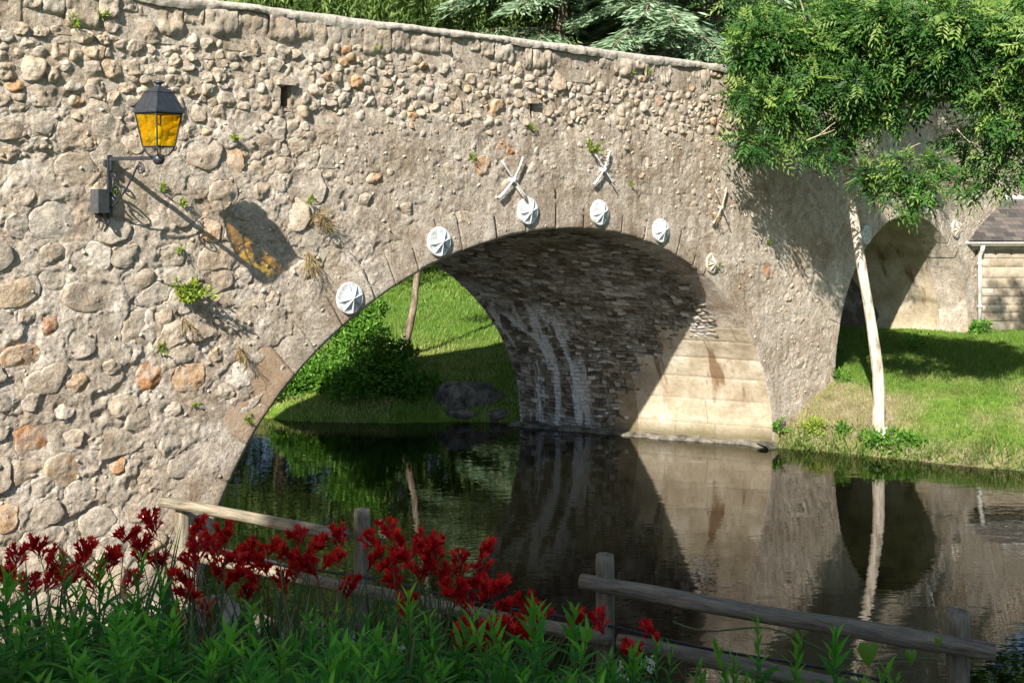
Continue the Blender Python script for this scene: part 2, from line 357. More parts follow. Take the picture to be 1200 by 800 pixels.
# ---------------------------------------------------------------- ground and water
RE = np.array([.92, -.39]); RN = np.array([.39, .92])
def wu(X, Z): return RN[0]*X+RN[1]*Z, RE[0]*X+RE[1]*Z
def gz(X, Z):
    X = np.asarray(X, float); Z = np.asarray(Z, float)
    ww, u = wu(X, Z); wb = ww+.10*vn(u*.9, 0*u+3.1, 5)+.05*vn(u*3.1, 0*u+1.7, 6)
    wf = wb+1.35*sst(-7.2, -10.8, u)
    zn = np.interp(wb, [-60, -6, 0, 2, 6.2, 7.6, 7.95, 8.3], [4.5, 2.6, 2.45, 2.4, .55, .42, .20, -.8])
    zf = np.interp(wf, [16.6, 17.1, 17.3, 18.9, 24, 34, 48, 80, 200], [-.8, -.02, .15, .73, 1.0, 1.6, 3.6, 14, 40])
    z = np.where(ww < 12.5, zn, zf)
    return z+.05*fbm(X*.5, Z*.5, 3, 21)*sst(8.9, 8.0, ww)+.06*fbm(X*.6, Z*.6, 3, 22)*sst(17.4, 18.6, ww)+.012*fbm(X*6, Z*6, 2, 23)
def axis(lo, hi, c0, c1, fine, coarse):
    a = [c0]
    while a[-1] < c1: a.append(a[-1]+fine)
    st = fine; b = a[-1]; up = []
    while b < hi: st = min(st*1.18, coarse); b += st; up.append(b)
    st = fine; b = c0; dn = []
    while b > lo: st = min(st*1.18, coarse); b -= st; dn.append(b)
    return np.array(dn[::-1]+a+up)
gx = axis(-220, 220, -8, 13, .09, 9); gy = axis(-120, 260, 3, 25, .09, 9)
GX, GY = np.meshgrid(gx, gy, indexing='ij'); GZ = gz(GX, GY)
ww, uu = wu(GX, GY)
bare = sst(2.5, 5.8, ww)*sst(8.6, 8.3, ww)*.9+sst(16.6, 16.9, ww)*sst(17.7, 17.25, ww)*.8*sst(-6, -4, uu)
bare = np.maximum(bare, sst(-.35, .2, fbm(GX*.8, GY*.8, 3, 40))*sst(17.1, 17.5, ww)*sst(20.2, 18.8, ww)*.9*sst(-6, -4, uu))
MB().add(np.stack([GX, GY, GZ], -1), grid_faces(len(gx), len(gy)), None, np.clip(bare, 0, 1).ravel()).build('ground', M['ground'], smooth=True, kind='structure')
wx = np.array([-220., -30, 0, 30, 220]); wy = np.array([-4., 8, 20, 90])
# river sheet: only as wide as its valley
WX, WY = np.meshgrid(np.linspace(-200, 200, 41), np.linspace(7.0, 18.6, 7), indexing='ij')
rv = RE[None, None, :]*WX[..., None]+RN[None, None, :]*WY[..., None]
MB().add(np.stack([rv[..., 0], rv[..., 1], np.zeros_like(WX)], -1), grid_faces(41, 7)[:, ::-1]).build('river_water', M['water'], smooth=True, kind='structure')

# ---------------------------------------------------------------- the bridge
bridge = empty('stone_bridge', (P0[0], P0[1], 0), ANG, 'old rubble stone bridge with a large river arch and a smaller arch on land', 'bridge')
TOP = 5.74; S0, S1 = -15.0, 15.0
C1, RXR, RXL, RY1, HS1 = -4.8, 4.8, 4.92, 3.42, .06
C2, R2, HS2 = 4.63, 2.69, .74
def arch1(n=500):
    th = np.linspace(0, math.pi, n); c = np.cos(th)
    s = C1+np.where(c > 0, RXR, RXL)*c; h = HS1+RY1*np.sin(th)
    s = np.concatenate([np.full(20, s[0]), s, np.full(20, s[-1])]); h = np.concatenate([np.linspace(-.7, HS1-.03, 20), h, np.linspace(HS1-.03, -.7, 20)])
    return np.stack([s, h], -1)
def arch2(n=300):
    th = np.linspace(0, math.pi, n); s = C2+R2*np.cos(th); h = HS2+R2*np.sin(th)
    s = np.concatenate([np.full(20, s[0]), s, np.full(20, s[-1])]); h = np.concatenate([np.linspace(-.3, HS2-.03, 20), h, np.linspace(HS2-.03, -.3, 20)])
    return np.stack([s, h], -1)
A1, A2 = arch1(), arch2()
def resample(A, L):
    d = np.concatenate([[0], np.cumsum(np.linalg.norm(np.diff(A, axis=0), axis=1))])
    return np.stack([np.interp(L, d, A[:, 0]), np.interp(L, d, A[:, 1])], -1), d[-1]
def normals(A, L, e=.03):
    a, _ = resample(A, np.asarray(L)-e); b, _ = resample(A, np.asarray(L)+e); t = nrm(b-a)
    return np.stack([t[:, 1], -t[:, 0]], -1)             # outward, away from the opening
def in_arch(s, h, g):
    c = s-C1; rx = np.where(c > 0, RXR, RXL)+g
    a = (np.where(h > HS1, (c/rx)**2+((h-HS1)/(RY1+g))**2, (c/rx)**2) < 1)
    c = (s-C2)/(R2+g)
    b = (np.where(h > HS2, c**2+((h-HS2)/(R2+g))**2, c**2) < 1)
    return a | b
holes = [(*wall(336, 112), .055, .10), (*wall(625, 130), .030, .085)]
# face of the wall: a finely broken-up mortar sheet
sv = [S0]
while sv[-1] < S1: sv.append(sv[-1]+max(.0125, .00138*(P0[1]+sv[-1]*D[1])))
sv = np.array(sv); hv = np.arange(-.5, 5.70, .0165)
SS, HH = np.meshgrid(sv, hv, indexing='ij')
def cobble(s, h): return sst(4.62, 4.86, h+.16*vn(s*1.3, h*1.3, 3)+.03*np.clip((-6-s)/6, -1, 1))
def wall_n(s, h):
    left = sst(-6.5, -9, s)
    n = .014*fbm(s*1.1, h*1.1, 3, 1)+.006*fbm(s*4, h*5, 3, 2)*(1+.5*left)+.009*(.45-np.abs(fbm(s*9, h*11, 4, 3)))*(1+.15*left)+.0065*fbm(s*30, h*30, 2, 4)
    pit = fbm(s*3.1, h*4.2, 4, 9); n -= .020*sst(.26, .42, pit)*(.5+.7*left)
    rid = 1-np.abs(fbm(s*2.4+5, h*3.6, 4, 12)); n += .006*sst(.86, 1., rid)*left
    return n-.026*cobble(s, h)
NN = wall_n(SS, HH)
# solid body: core front, back face, deck, parapets, barrel
def strip(mb, y, top, sh, s0=S0, s1=S1):
    s = np.unique(np.concatenate([np.linspace(s0, s1, 200), A1[:, 0], A2[:, 0]])); s = s[(s >= s0) & (s <= s1)]
    def low(x):
        c = (x-C1)/np.where(x > C1, RXR, RXL); l = np.where(np.abs(c) < 1, HS1+RY1*np.sqrt(np.maximum(0, 1-c*c)), -.8)
        c = (x-C2)/R2; return np.where(np.abs(c) < 1, HS2+R2*np.sqrt(np.maximum(0, 1-c*c)), l)
    lo = low(s); V = np.stack([np.stack([s+sh, 0*s+y, lo], -1), np.stack([s+sh, 0*s+y, 0*s+top], -1)], 1)
    mb.add(V, grid_faces(len(s), 2))
core = MB()
strip(core, .30, 5.45, SKEW*.30); strip(core, WID, 5.7, SKEW*WID)
V = [(S0-2, .32, 5.40), (S1, .32, 5.40), (S1, .32, 4.75), (S0-2, .32, 4.75), (S1, WID-.3, 4.75), (S0-2, WID-.3, 4.75), (S1, WID-.3, 5.7), (S0-2, WID-.3, 5.7), (S1, WID, 5.7), (S0-2, WID, 5.7)]
core.add(V, [(0, 1, 2, 3), (3, 2, 4, 5), (5, 4, 6, 7), (7, 6, 8, 9)])
box(core, (S0, .02, 5.3), (S1, .42, 5.695))
core.build('bridge_core', M['mortar'], bridge)
def barrel(A, y0, y1, nm, mat):
    n = 260; _, L = resample(A, [0]); l = np.linspace(.02, L-.02, n); P, _ = resample(A, l); No = normals(A, l)
    P = P+No*.025; ys = np.linspace(y0, y1, 24)
    V = np.stack([np.stack([P[:, 0]+SKEW*y, 0*P[:, 0]+y, P[:, 1]], -1) for y in ys], 1)
    return MB().add(V, grid_faces(n, 24), None, .12).build(nm, mat, bridge, True)
barrel(A1, .2, WID, 'barrel_vault', M['soffit']); barrel(A2, .2, WID, 'small_barrel_vault', M['soffit'])  # small vault: darker stone colour stands in for the shade inside
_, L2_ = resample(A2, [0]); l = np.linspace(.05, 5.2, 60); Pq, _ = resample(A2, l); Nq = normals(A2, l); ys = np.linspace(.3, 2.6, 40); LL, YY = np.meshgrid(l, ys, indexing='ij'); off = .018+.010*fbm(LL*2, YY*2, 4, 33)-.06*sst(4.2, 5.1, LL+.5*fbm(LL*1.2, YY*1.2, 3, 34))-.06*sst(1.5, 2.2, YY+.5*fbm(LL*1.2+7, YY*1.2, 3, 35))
MB().add(np.stack([Pq[:, None, 0]+Nq[:, None, 0]*(.025-off)+SKEW*YY, YY, Pq[:, None, 1]+Nq[:, None, 1]*(.025-off)], -1), grid_faces(60, 40)).build('sunlit_pale_coat', M['pier'], bridge, True)  # paler skin over the sunlit part only, sun patch put into the colour
# stones lining the big barrel: rubble courses, one joined part
def pad(mb, P00, P10, P11, P01, out, th, tint, ins=.022):
    c = (P00+P10+P11+P01)/4; B = np.array([P00, P10, P11, P01]); Tp = B+(c-B)*ins/np.maximum(np.linalg.norm(c-B, axis=1, keepdims=True), .01)*1.4+out*th
    mb.add(np.concatenate([B-out*.03, B+out*th*.45, Tp]), [(4, 5, 1, 0), (5, 6, 2, 1), (6, 7, 3, 2), (7, 4, 0, 3), (8, 9, 5, 4), (9, 10, 6, 5), (10, 11, 7, 6), (11, 8, 4, 7), (11, 10, 9, 8)], None, tint)
_, L1 = resample(A1, [0])
def ymax(l): return 2.15-.85*max(0, l-.9)/1.4+.18*float(vn(l*3.1, 2.2, 12))
def lw(l, y): return l+.07*float(vn(y*1.3+3, l*.7, 7))+.03*float(vn(y*4.5, l*2.5, 8))
sof = MB(); l = .62
while l < L1-.3:
    dl = rng.uniform(.05, .085); y = .42-rng.uniform(0, .1)
    while y < WID:
        dy = rng.uniform(.06, .16); y1 = min(y+dy, WID)
        if l < 2.5 and y1 < ymax(l)-.05: y = y1; continue
        g = .007; cn = [lw(l, y)+.006, lw(l+dl, y)-.006, lw(l+dl, y1)-.006, lw(l, y1)+.006]; cn = [e_+rng.normal(0, .007) for e_ in cn]; q, _ = resample(A1, cn); No = normals(A1, [l]); yy = [e_+rng.normal(0, .008) for e_ in (y+g, y+g, y1-g, y1-g)]
        a, b, c, d = [np.array([q[e][0]+SKEW*yy[e], yy[e], q[e][1]]) for e in range(4)]
        o = -np.array([No[0][0], 0, No[0][1]])
        pad(sof, a, b, c, d, o, rng.uniform(.0, .03), min(1, max(0, rng.normal(.45, .36))))
        y = y1
    l += dl
sof.build('soffit_stones', M['soffit'], bridge, kind='stuff')
# dressed blocks of the pier foot inside the big arch
pl, pls = 0.02, []
l = .55
k = 0
for dl in (.42, .40, .38, .36, .34, .30):
    y = .0-(.35 if k % 2 else .0)
    while y < ymax(l+dl/2):
        y1 = min(y+rng.uniform(.55, .85), WID); y0 = max(y, -.004); g = .0012
        y1 = min(y1, ymax(l+dl/2)+.1)
        if y1-y0 > .08:
            mb = MB(); nu, nv = 12, 18
            ls = np.linspace(l+g, l+dl-g, nu); q, _ = resample(A1, ls); No = normals(A1, ls); ys = np.linspace(y0+g, y1-g, nv)
            U, Vv = np.meshgrid(ls, ys, indexing='ij'); th = .012+rng.uniform(0, .004)+.012*fbm(U*2.2, Vv*2.2, 4, 31)+.004*fbm(U*14, Vv*14, 3, 32)
            edge = np.ones((nu, nv)); edge[0] = edge[-1] = 0; edge[:, 0] = edge[:, -1] = 0
            th = th*edge+(th-.007)*(1-edge)
            if y0 < 0: th[:, 0] = -.014
            Vv3 = np.stack([q[:, None, 0]+SKEW*Vv-No[:, None, 0]*th, Vv, q[:, None, 1]-No[:, None, 1]*th], -1)
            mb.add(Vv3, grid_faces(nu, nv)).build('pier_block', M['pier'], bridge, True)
        y = y1
    l += dl; k += 1
# footing ledge at the water line of the right pier
mb = MB(); ny = 60; ys = np.linspace(-.05, WID+.1, ny); prof = [(-.20, -.5), (-.17, .01), (-.14, .045), (-.03, .06), (.2, .07)]
V = [[(SKEW*y+a*(1+.35*vn(y*2, a*3, 8))+.03*vn(y*7, a, 9), y, b+.022*vn(y*5, a*9, 10)) for a, b in prof] for y in ys]
mb.add(np.array(V), grid_faces(ny, len(prof))).build('footing', M['rock'], bridge, True)
mb = MB(); xs = np.linspace(-.28, .9, 40); prof = [(-.16, -.5), (-.13, .02), (-.09, .06), (.1, .08)]
V = [[(x, a+.03*vn(x*5, a*4, 18), b+.018*vn(x*6, a*9, 19)) for a, b in prof] for x in xs]
mb.add(np.array(V), grid_faces(40, len(prof))).build('footing', M['rock'], bridge, True)

# ring stones
def ring(A, l0, l1, wlo, whi, tlo, thi, seed, mat):
    r = np.random.default_rng(seed); l = l0; i = 0
    while l < l1-.1:
        low_ = (seed == 1 and l < 3.4) or (seed == 2 and (l < 2.2 or l > l1-2.2)); dl = r.uniform(wlo, whi)*(2.6 if low_ else 1); e = min(l+dl, l1); nu, nv = (30 if (seed == 1 and l < 3.4) else 14), 22
        ls = np.linspace(l+(0 if low_ else .001), e-(0 if low_ else .001), nu); q, _ = resample(A, ls); No = normals(A, ls); T = r.uniform(tlo, thi); T = .30 if low_ else T
        if q[:, 1].max() < -.35: l = e; i += 1; continue
        tt = np.linspace(0, 1, nv)
        endw = 1-(0 if low_ else .10)*np.abs(np.linspace(-1, 1, nu))**2*r.uniform(.3, 2)
        P = q[:, None, :]+No[:, None, :]*(tt[None, :, None]*T*endw[:, None, None]+(.003 if seed == 1 else -.004))
        n = .004+(0 if low_ else r.uniform(-.003, .003))+.012*fbm(P[..., 0]*1.1, P[..., 1]*1.1, 3, 1)+.006*fbm(P[..., 0]*8, P[..., 1]*8, 4, 71)+.003*fbm(P[..., 0]*34, P[..., 1]*34, 2, 72)
        bu = np.minimum(np.linspace(0, 1, nu), np.linspace(1, 0, nu))[:, None]*(e-l); bt = np.minimum(tt, 1.0)[None, :]*T
        n = n-(0 if low_ else r.uniform(.001, .0045))*np.exp(-bu/.010)-.010*np.exp(-bt/.018)-.03*sst(.45, 1., tt)[None, :]
        V = np.stack([P[..., 0], -n, P[..., 1]], -1); mb = MB()
        tint = 0. if low_ else float(np.clip(r.normal(.0, .05), 0, .12)) if not (seed == 1 and l > L1-3.2) else float(r.choice([0.05, .2, .55, .1]))
        Vb = V.copy(); Vb[..., 1] = .48; Vb[..., 0] += SKEW*.48
        f = grid_faces(nu, nv); m = nu*nv; idx = np.arange(m).reshape(nu, nv); Q = [f]
        for line in ((idx[:, 0],) if low_ else (idx[0][::-1], idx[-1], idx[:, 0], idx[:, -1][::-1])):
            Q.append(np.stack([line[:-1], line[:-1]+m, line[1:]+m, line[1:]], -1))
        mb.add(np.concatenate([V.reshape(-1, 3), Vb.reshape(-1, 3)]), np.concatenate(Q), None, tint).build('arch_stone', mat, bridge, True)
        l = e; i += 1
ring(A1, .25, L1-.25, .30, .56, .45, .95, 1, M['mortar'])
_, L2 = resample(A2, [0]); ring(A2, .25, L2-.25, .32, .5, .45, .65, 2, M['mortar'])

# wall stones -------------------------------------------------------------
hand = [(38,515,45,50,.85),(25,417,56,28,.74),(15,342,62,42,.60),(58,380,20,28,.88),(175,441,32,34,.86),(222,441,40,34,.72),(272,190,28,34,.74),(132,80,28,28,.62),(70,62,26,26,.45),(37,80,36,32,.55),(65,88,22,20,.5),
(262,226,36,32,.45),(441,209,24,16,.74),(600,177,14,12,.86),(568,196,26,26,.76),(483,147,9,9,.7),(555,77,20,26,.5),(586,128,22,24,.8),(420,96,16,18,.76),(656,92,18,30,.6),(386,103,12,13,.68),
(279,46,34,22,.45),(303,56,16,20,.35),(344,48,20,14,.3),(365,50,22,12,.4),(248,105,22,20,.4),(258,88,18,18,.55),(206,71,18,18,.5),(227,65,18,16,.5),(244,53,18,18,.2),(261,133,24,22,.4),(234,131,18,24,.4),(227,108,18,12,.66),
(75,258,88,50,.05),(165,385,52,48,.5),(95,400,34,38,.12),(165,490,40,26,.3),(108,347,70,40,.33),(90,450,30,26,.66),(137,545,20,24,.8),(115,612,44,36,.12),(6,600,34,50,.72),(75,480,28,22,.12),(145,475,36,28,.6),(85,515,26,24,.45),
(97,42,28,18,.5),(40,20,26,16,.6),(24,33,22,16,.4),(48,37,24,14,.4),(123,47,18,14,.55),(107,27,18,14,.45),(148,103,24,12,.6),(183,83,26,16,.5),(89,115,26,22,.70),(135,116,18,20,.6),(12,153,50,24,.35),(83,153,34,36,.42),
(247,270,22,30,.76),(345,253,36,40,.55),(310,224,24,26,.5),(254,418,20,22,.6),(319,350,16,18,.4),(192,366,22,30,.55),(60,300,36,28,.3),(20,230,44,26,.35),(20,265,30,30,.1),(200,300,30,26,.25),(150,300,44,30,.2),(40,470,30,22,.2),(200,520,30,30,.15),(50,570,30,24,.2),(95,575,36,26,.1),(175,560,26,24,.55),(30,370,24,18,.4),(130,430,26,18,.3),(200,480,24,18,.4),(110,520,22,18,.2),
(897,318,14,20,.90),(922,348,10,10,.3),(938,425,10,18,.22),(933,462,14,20,.5),(540,255,30,18,.5),(480,245,30,16,.45),(430,235,22,18,.3),(890,240,12,10,.3),(760,190,16,12,.4),(810,160,16,14,.5),(735,160,14,14,.5)]
seeds = []       # s, h, r, tint, kind, w, hh
for px, py, pw, ph, ti in hand:
    s, h = wall(px, py); sa, _ = wall(px-pw/2, py); sb, _ = wall(px+pw/2, py); ppm = F/(P0[1]+s*D[1])
    seeds.append((s, h, .5*max(sb-sa, ph/ppm)*.92, ti, 1, sb-sa, ph/ppm))
def rad(s, h):
    if h > 4.80: return .058+.02*max(0, min(1, (-6-s)/5))+.012*(vn(s*2., h*2., 44) > .2)
    if s < -8.2: return .10 if h > 4.3 else .165
    return .07
SX = np.array([q[:2] for q in seeds]); SR = np.array([q[2] for q in seeds]); cap_ = 6000
buf = np.zeros((cap_, 3)); nb_ = len(seeds); buf[:nb_, 0] = SX[:, 0]; buf[:nb_, 1] = SX[:, 1]; buf[:nb_, 2] = SR
tries = [(x, y) for x, y in zip(rng.uniform(-12.6, 11, 30000), rng.uniform(4.5, 5.42, 30000))]+[(x, y) for x, y in zip(rng.uniform(-12.6, 11, 22000), rng.uniform(.2, 4.75, 22000))]
u6 = rng.uniform(.5, 1.75, len(tries))
for (s, h), m in zip(tries, u6):
    r0 = rad(s, h)*m
    dx = (buf[:nb_, 0]-s)/1.18; dy = (buf[:nb_, 1]-h)*1.12
    if (dx*dx+dy*dy < (.78*(buf[:nb_, 2]+r0))**2).any(): continue
    buf[nb_] = (s, h, r0); nb_ += 1
    t = rng.random(); ti = rng.uniform(.05, .60) if t < .93 else (rng.uniform(.60, .80) if t < .97 else rng.uniform(.97, 1.))
    seeds.append((s, h, r0, ti, 0, 0, 0))
print('seeds', len(seeds))
B = buf[:nb_].copy(); B[:, 0] /= 1.18; B[:, 1] *= 1.12
def clip(poly, nx, ny, c):
    out = []
    for i in range(len(poly)):
        p = poly[i]; q = poly[(i+1) % len(poly)]; dp = nx*p[0]+ny*p[1]-c; dq = nx*q[0]+ny*q[1]-c
        if dp <= 0: out.append(p)
        if (dp < 0) != (dq < 0) and dp != dq:
            t = dp/(dp-dq); out.append((p[0]+t*(q[0]-p[0]), p[1]+t*(q[1]-p[1])))
    return out
def outline(i, M_, gap, shr):
    s, h, r0, ti, k, pw, ph = seeds[i]; th = np.arange(M_)/M_*2*math.pi
    if k:
        e = rng.uniform(2.0, 3.2); Rr = 1/((np.abs(np.cos(th))*2/pw)**e+(np.abs(np.sin(th))*2/ph)**e)**(1/e)
    else:
        d2 = (B[:, 0]-B[i, 0])**2+(B[:, 1]-B[i, 1])**2; nbx = np.argpartition(d2, 18)[:18]
        m = r0*2.0; poly = [(-m, -m), (m, -m), (m, m), (-m, m)]
        for j in nbx:
            if j == i or d2[j] > (4*r0+.5)**2: continue
            nx, ny = B[j, 0]-B[i, 0], B[j, 1]-B[i, 1]; dd = math.hypot(nx, ny); off = (d2[j]+B[i, 2]**2-B[j, 2]**2)/(2*dd)
            poly = clip(poly, nx/dd, ny/dd, off-gap)
            if len(poly) < 3: return None
        P = np.array(poly); Rr = np.full(M_, 9.)
        for a in range(len(P)):
            p, q = P[a], P[(a+1) % len(P)]; ex, ey = q-p; ln = math.hypot(ex, ey)
            if ln < 1e-6: continue
            nx, ny = ey/ln, -ex/ln; c = nx*p[0]+ny*p[1]
            cs = nx*np.cos(th)+ny*np.sin(th); ok = cs > 1e-4
            Rr = np.where(ok, np.minimum(Rr, c/np.where(ok, cs, 1)), Rr)
        Rr = np.minimum(Rr, r0*1.7); Rr = np.maximum(Rr, .012)
        for _ in range(1): Rr = .25*np.roll(Rr, 1)+.5*Rr+.25*np.roll(Rr, -1)
        Rr = Rr*shr
    Rr = Rr*(1+(.20 if s < -6 else .14)*fbm(np.cos(th)*2.1+i*3.7, np.sin(th)*2.1, 3, 55))
    if k: return Rr*np.cos(th), Rr*np.sin(th)
    return Rr*np.cos(th)*1.18, Rr*np.sin(th)/1.12
def stone(mb, i, M_, K, gap, shr, base, top, pw_, tint, rough=.12):
    o = outline(i, M_, gap, shr)
    if o is None: return False
    s, h = seeds[i][:2]; rr = np.linspace(1, 0, K+1)[:-1]**.7
    size = float(np.mean(np.hypot(*o))); tx, ty = rng.normal(0, .10, 2)
    X = s+rr[None, :]*o[0][:, None]; Y = h+rr[None, :]*o[1][:, None]
    X = np.concatenate([X.ravel(), [s]]); Y = np.concatenate([Y.ravel(), [h]]); rv_ = np.concatenate([np.tile(rr, M_), [0.]])
    prof = np.maximum(0, 1-rv_**pw_)**.5; ht = top-base
    Hh = base+ht*prof
    for _ in range(4):
        t0_ = rng.uniform(0, 6.28); sl = rng.uniform(.15, .75); Hh = np.minimum(Hh, base+ht*rng.uniform(.72, 1.12)-sl*((X-s)*math.cos(t0_)+(Y-h)*math.sin(t0_)-.25*size)*min(1., ht/size*2.2))
    Hh = np.maximum(Hh, base)
    Hh += prof*(.30*ht*fbm(X*.9/size+i*2.3, Y*.9/size, 3, 61)+.10*ht*fbm(X*3.1/size+i, Y*3.1/size, 2, 62)+tx*(X-s)+ty*(Y-h)+.0075*(.35-np.abs(fbm(X*11+i, Y*13, 3, 64)))+.006*fbm(X*27, Y*27+i, 2, 65))
    V = np.stack([X, -Hh, Y], -1); f = grid_faces(M_, K, True)
    n = len(V)-1
    T = [(n, ((a+1) % M_)*K+K-1, a*K+K-1) for a in range(M_)]
    mb.add(V, f[:, ::-1], T, tint); return True
cand = []
for i, (s, h, r0, ti, k, pw, ph) in enumerate(seeds):
    if in_arch(np.array(s), np.array(h), .62 if s > -9 else .5): 
        if not k: continue
    if any(abs(s-a) < b+r0*.8 and abs(h-c) < d+r0*.8 for a, c, b, d in holes): continue
    if h+r0 > 5.47: continue
    zone = 'cob' if h > 4.74 else ('left' if s < -8.2 else 'mid')
    if not k:
        keepp = {'cob': .98, 'left': .90, 'mid': .60 if h > 4.0 else .42}[zone]
        if zone == 'mid' and s > -.5: keepp = .45
        if rng.random() > keepp: continue
    Zc = P0[1]+s*D[1]; cand.append((r0/Zc*(1.6 if k else 1)*(.8 if zone == 'mid' and not k else 1), i, zone, k))
cand.sort(reverse=True)
def press(i, o, depth, width, seed, dip):
    """mortar feathered to the stone: a broken dark joint round it and a bed under it"""
    s, h = seeds[i][:2]; Rm = float(np.hypot(*o).max())*1.35
    a0, a1 = np.searchsorted(sv, [s-Rm, s+Rm]); b0, b1 = np.searchsorted(hv, [h-Rm, h+Rm])
    if a1 <= a0 or b1 <= b0: return
    X = SS[a0:a1, b0:b1]-s; Y = HH[a0:a1, b0:b1]-h; th = np.arctan2(Y/np.maximum(1e-6, 1), X)
    ang = np.arctan2(o[1], o[0]); rr_ = np.hypot(*o); od = np.argsort(ang); Ri = np.interp(th, ang[od], rr_[od], period=2*math.pi)
    d = np.hypot(X, Y)-Ri; nz = vn((X+s)*2.3, (Y+h)*2.3, seed)
    NN[a0:a1, b0:b1] -= depth*np.exp(-((d-.012)/width)**2)*sst(-.45, .35, nz+.35*np.sin(-th))+dip*sst(.0, -.02, d)
OUT = {}
_outline = outline
def outline(i, M_, gap, shr):
    if i not in OUT: OUT[i] = _outline(i, M_, gap, shr)
    return OUT[i]
small = MB(); nstone = 0; plan = []
for rank, (_, i, zone, k) in enumerate(cand):
    s, h, r0, ti = seeds[i][:4]; n0 = float(wall_n(np.array(s), np.array(h)))
    if zone == 'cob': base, top, pw_, gap, shr = n0-.03, n0+rng.uniform(.010, .034), rng.uniform(6, 14), .001, 1.06
    elif zone == 'left': base, top, pw_, gap, shr = n0-.022, n0+rng.uniform(-.004, .012), rng.uniform(12, 26), .003, .99
    else: base, top, pw_, gap, shr = n0-.03, n0+rng.uniform(-.004, .010), rng.uniform(4, 9), .008, rng.uniform(.6, .95)
    if k: top = n0+rng.uniform(.006, .016) if zone != 'mid' else n0+rng.uniform(.006, .014)
    if k and zone == 'cob': top = n0+rng.uniform(.022, .04)
    big = rank < 300; o = outline(i, 30 if big else 14, gap, shr)
    if o is None: continue
    if zone != 'cob': press(i, o, (.013 if zone == 'left' else .004)*rng.uniform(.3, 1.2), .010 if s < -6 else .014, i, .012 if zone == 'left' or k else .006)
    if big:
        mb = MB()
        if stone(mb, i, 30, 11, gap, shr, base, top, pw_, ti): mb.build('stone', M['stone'], bridge, True); nstone += 1
    else: stone(small, i, 14, 4, gap, shr, base, top, pw_, ti)
keep = ~in_arch(SS, HH, .16)
for hs, hh, a, b in holes: keep &= ~((np.abs(SS-hs) < a) & (np.abs(HH-hh) < b))
Fq = grid_faces(len(sv), len(hv)); Fq = Fq[keep.ravel()[Fq].all(1)]
wallmesh = MB().add(np.stack([SS, -NN, HH], -1), Fq).build('mortar_face', M['mortar'], bridge, True)
for _ in range(3600):            # grit and pebbles showing in the mortar
    s, h = rng.uniform(-12.4, 9), rng.uniform(.2, 5.3)
    if in_arch(np.array(s), np.array(h), .05) or rng.random() > .35+.65*sst(4.0, 4.6, h): continue
    r_ = rng.uniform(.008, .024)*(1.2 if s > -2 else 1); n0 = float(wall_n(np.array(s), np.array(h)))+.001; a = np.arange(8)/8*6.283; q = r_*(1+.25*rng.normal(size=8)); el = rng.uniform(.7, 1.4)
    V = np.concatenate([np.stack([s+q*np.cos(a)*el, np.full(8, -(n0-.02)), h+q*np.sin(a)], -1), np.stack([s+.72*q*np.cos(a)*el, np.full(8, -(n0+r_*.35)), h+.72*q*np.sin(a)], -1), [[s, -(n0+r_*.5), h]]])
    small.add(V, [(i, (i+1) % 8, 8+(i+1) % 8, 8+i) for i in range(8)], [(16, 8+i, 8+(i+1) % 8) for i in range(8)], rng.choice([.05, .15, .2, .3, .35, .5, .6, 1.]))
small.build('small_rubble', M['stone'], bridge, True, kind='stuff')
print('stones', nstone, len(cand))
# lintels over the drain holes
for hs, hh, a, b in holes:
    mb = MB(); V, T = None, None
    box(mb, (hs-a-.05, -.035, hh+b), (hs+a+.03, .25, hh+b+.055), .35); mb.build('lintel', M['stone'], bridge)
    mb = MB(); box(mb, (hs-a-.03, .03, hh-b-.02), (hs-a, .3, hh+b), .1); box(mb, (hs+a, .03, hh-b-.02), (hs+a+.03, .3, hh+b), .1); box(mb, (hs-a-.03, .03, hh-b-.05), (hs+a+.03, .3, hh-b-.021), .1); mb.build('hole_lining', M['mortar'], bridge)
# coping course
s = -13.2
while s < 12.5:
    ds = rng.uniform(.12, .46); b0 = 5.46+rng.uniform(-.12, .10); gap = .004
    mb = MB(); nu, nv = 16, 15
    us = np.linspace(s+gap, s+ds-gap, nu)
    # profile from under the front up over the rounded lip and across the top
    ph = np.concatenate([np.linspace(b0, TOP-.09, 8), TOP-.09+.09*np.sin(np.linspace(.3, 1, 4)*math.pi/2), np.full(3, TOP)])
    pn = np.concatenate([np.full(8, .03)+np.array([-.05, -.012, 0, 0, 0, 0, 0, 0]), .03-.09*(1-np.cos(np.linspace(.3, 1, 4)*math.pi/2)), np.array([-.14, -.26, -.42])])
    U, Pn = np.meshgrid(us, pn, indexing='ij'); _, Ph = np.meshgrid(us, ph, indexing='ij')
    o = rng.uniform(-.050, -.012); q = .030*fbm(U*4, Ph*5+Pn*3, 4, 81)+.024*(.3-np.abs(fbm(U*11, Ph*11+Pn*9, 4, 82)))
    ed = np.minimum(U-us[0], us[-1]-U); front = sst(-.12, .0, Pn)
    Pn2 = Pn+(o+q*1.6-.010*np.exp(-ed/.008))*front; Ph2 = Ph+(q*.9+.025*vn(U*.9, U*0, 83))*sst(5.45, 5.7, Ph)
    mb.add(np.stack([U, -Pn2, Ph2], -1), grid_faces(nu, nv), None, float(np.clip(rng.normal(.28, .14), 0, .6)))
    ci = np.arange(nu*nv).reshape(nu, nv)
    mb.build('coping_stone', M['stone'], bridge, True); s += ds

